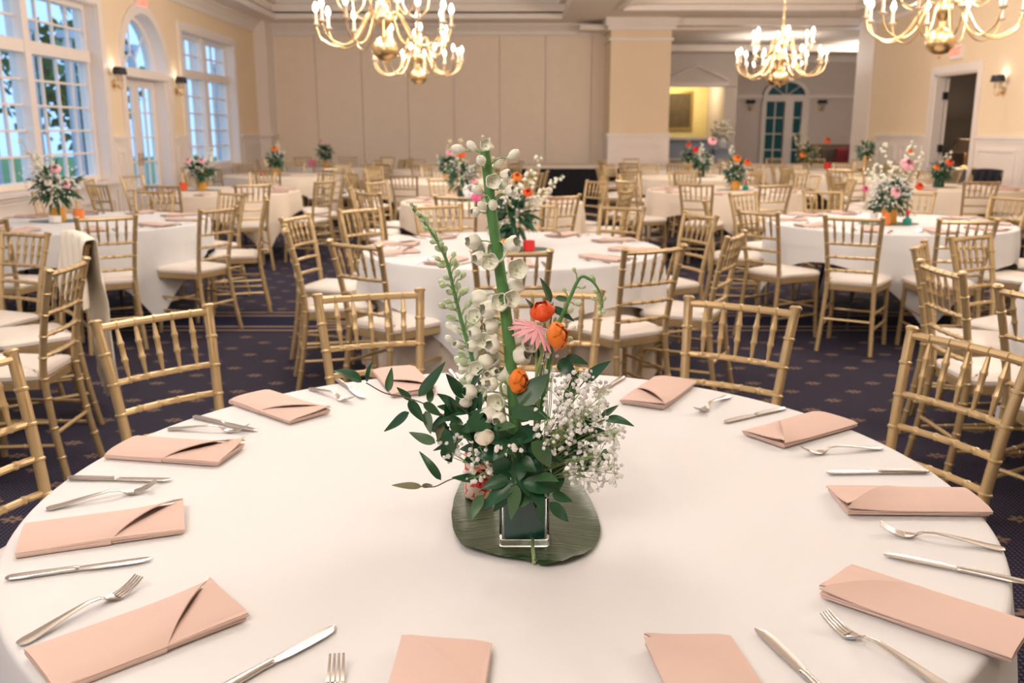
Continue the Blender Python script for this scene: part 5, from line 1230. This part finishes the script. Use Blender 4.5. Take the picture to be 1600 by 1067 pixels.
# lobby sofa with cushions
t = thing('lobby_sofa', 'brown patterned sofa at the right side of the lobby', 'sofa', (7.35, 21.6, 0))
b = MB(); b.b2(-.65, .65, -.4, .4, .12, .45); b.build('seat', M['sofa'], t, 0); b = MB(); b.b2(-.65, .65, .25, .42, .45, 1.12); b.build('backrest', M['sofa'], t, 0)
for s_ in (-1, 1): b = MB(); b.b2(s_ * .55 - .1, s_ * .55 + .1, -.4, .4, .45, .72); b.build('armrest', M['sofa'], t, 0)
for sx in (-.6, .6):
    for sy in (-.35, .35): b = MB(); b.lathe([(.025, 0), (.035, .12)], 10, (sx, sy, 0)); b.build('leg', M['bark'], t)
for i, (dx, m) in enumerate(((-.35, 'giltframe'), (.0, 'bark'), (.36, 'redcloth'))):
    c_ = thing('sofa_cushion', '%s cushion on the lobby sofa' % ('gold', 'brown', 'dark red')[i], 'cushion', (7.35 + dx, 21.74, .62), 0, 'sofa cushions')
    b = MB(); rows = [[Vector((.19 * sx * k, z + .0, .22 * sz * k + .22)) for sx, sz in ((-1, -1), (0, -.92), (1, -1), (.92, 0), (1, 1), (0, .92), (-1, 1), (-.92, 0))] for k, z in ((.1, -.07), (.6, -.06), (.9, -.03), (1, 0), (.9, .03), (.6, .05), (.1, .055))]
    b.sheet(rows, 0, 0, True); b.build('cover', M[m], c_); b = MB(); b.tube([r for r in rows[3]] + [rows[3][0]], .008, 6); b.build('piping', M[m], c_)
# flower stand in the lobby
t = thing('plinth', 'blue grey plinth in the lobby beside the alcove', 'plinth', (5.0, 22.3, 0)); b = MB(); b.b2(-.2, .2, -.2, .2, .04, .98); b.build('shaft', M['bluegrey'], t, 0); b = MB(); b.b2(-.24, .24, -.24, .24, .98, 1.02); b.b2(-.24, .24, -.24, .24, 0, .04); b.build('cap', M['bluegrey'], t, 0)
t = thing('lobby_bouquet', 'large pale bouquet on the plinth in the lobby', 'flowers', (5.0, 22.3, 1.02))
b = MB(); b.lathe([(.06, 0), (.10, .03), (.12, .14), (.07, .22), (.08, .25)], 18); b.build('vase', M['whitepot'], t)
rg = random.Random(4); b = MB()
for i in range(60):
    v_ = Vector((rg.gauss(0, 1), rg.gauss(0, 1), rg.gauss(0, 1))).normalized() * rg.uniform(.1, .27); r_ = rg.uniform(.03, .06); b.lathe([(.1 * r_, -r_), (.8 * r_, -.5 * r_), (r_, .1 * r_), (.7 * r_, .7 * r_), (.1 * r_, r_)], 8, v_ + Vector((0, 0, .42)))
b.build('blossoms', M['cream'], t)['kind'] = 'stuff'
# side room: draped table and dark red chair
t = thing('side_room_table', 'white draped table in the dim side room', 'table', (8.35, 17.2, 0)); b = MB(); b.lathe([(.52, .1), (.5, .74), (.49, .755), (.01, .76)], 28); b.build('drape', M['cloth'], t); b = MB(); b.lathe([(.25, 0), (.25, .04), (.03, .06), (.03, .7)], 16); b.build('pedestal', M['dark'], t)
t = thing('added_room_lamp', 'added shaded lamp lighting the dim side room', 'lamp', (8.35, 17.2, .762)); b = MB(); b.lathe([(.07, 0), (.08, .02), (.02, .05), (.02, .3)], 14); b.build('base', M['brass'], t); b = MB(); b.sheet([[Vector((r * cos(2 * pi * j / 20), r * sin(2 * pi * j / 20), z)) for j in range(20)] for r, z in ((.24, .28), (.17, .52))], .003, 0, True); b.build('lamp_shade', M['candle'], t)  # unseen lamp added to light the otherwise black side room
l = bpy.data.lights.new('lamp_light', 'POINT'); l.energy = 14; l.color = (1, .8, .6); l.shadow_soft_size = .05; lo = bpy.data.objects.new('lamp_light', l); COL.objects.link(lo); lo.parent = t; lo.location = (0, 0, .40)
L_ = []
for i in range(20):
    a = rl.uniform(0, 6.28); bx, by = 895 + rl.uniform(-35, 30), 715 + rl.uniform(-40, 35); l = rl.uniform(28, 44); L_.append((bx, by, bx + l * cos(a), by + l * .8 * sin(a) + 4, rl.uniform(7, 12), 'leaf'))
sprig('dark leaves among the lower right filler flowers', [(812, 790), (880, 730)], L_, .02)
L_ = []
for i in range(16):
    a = rl.uniform(0, 6.28); bx, by = 712 + rl.uniform(-18, 26), 668 + rl.uniform(-30, 36); l = rl.uniform(30, 44); L_.append((bx, by, bx - abs(l * cos(a)), by + l * .8 * sin(a), rl.uniform(7, 10), 'leaf'))
sprig('dark leaves spreading left behind the rosebud', [(800, 790), (725, 680)], L_, .01)
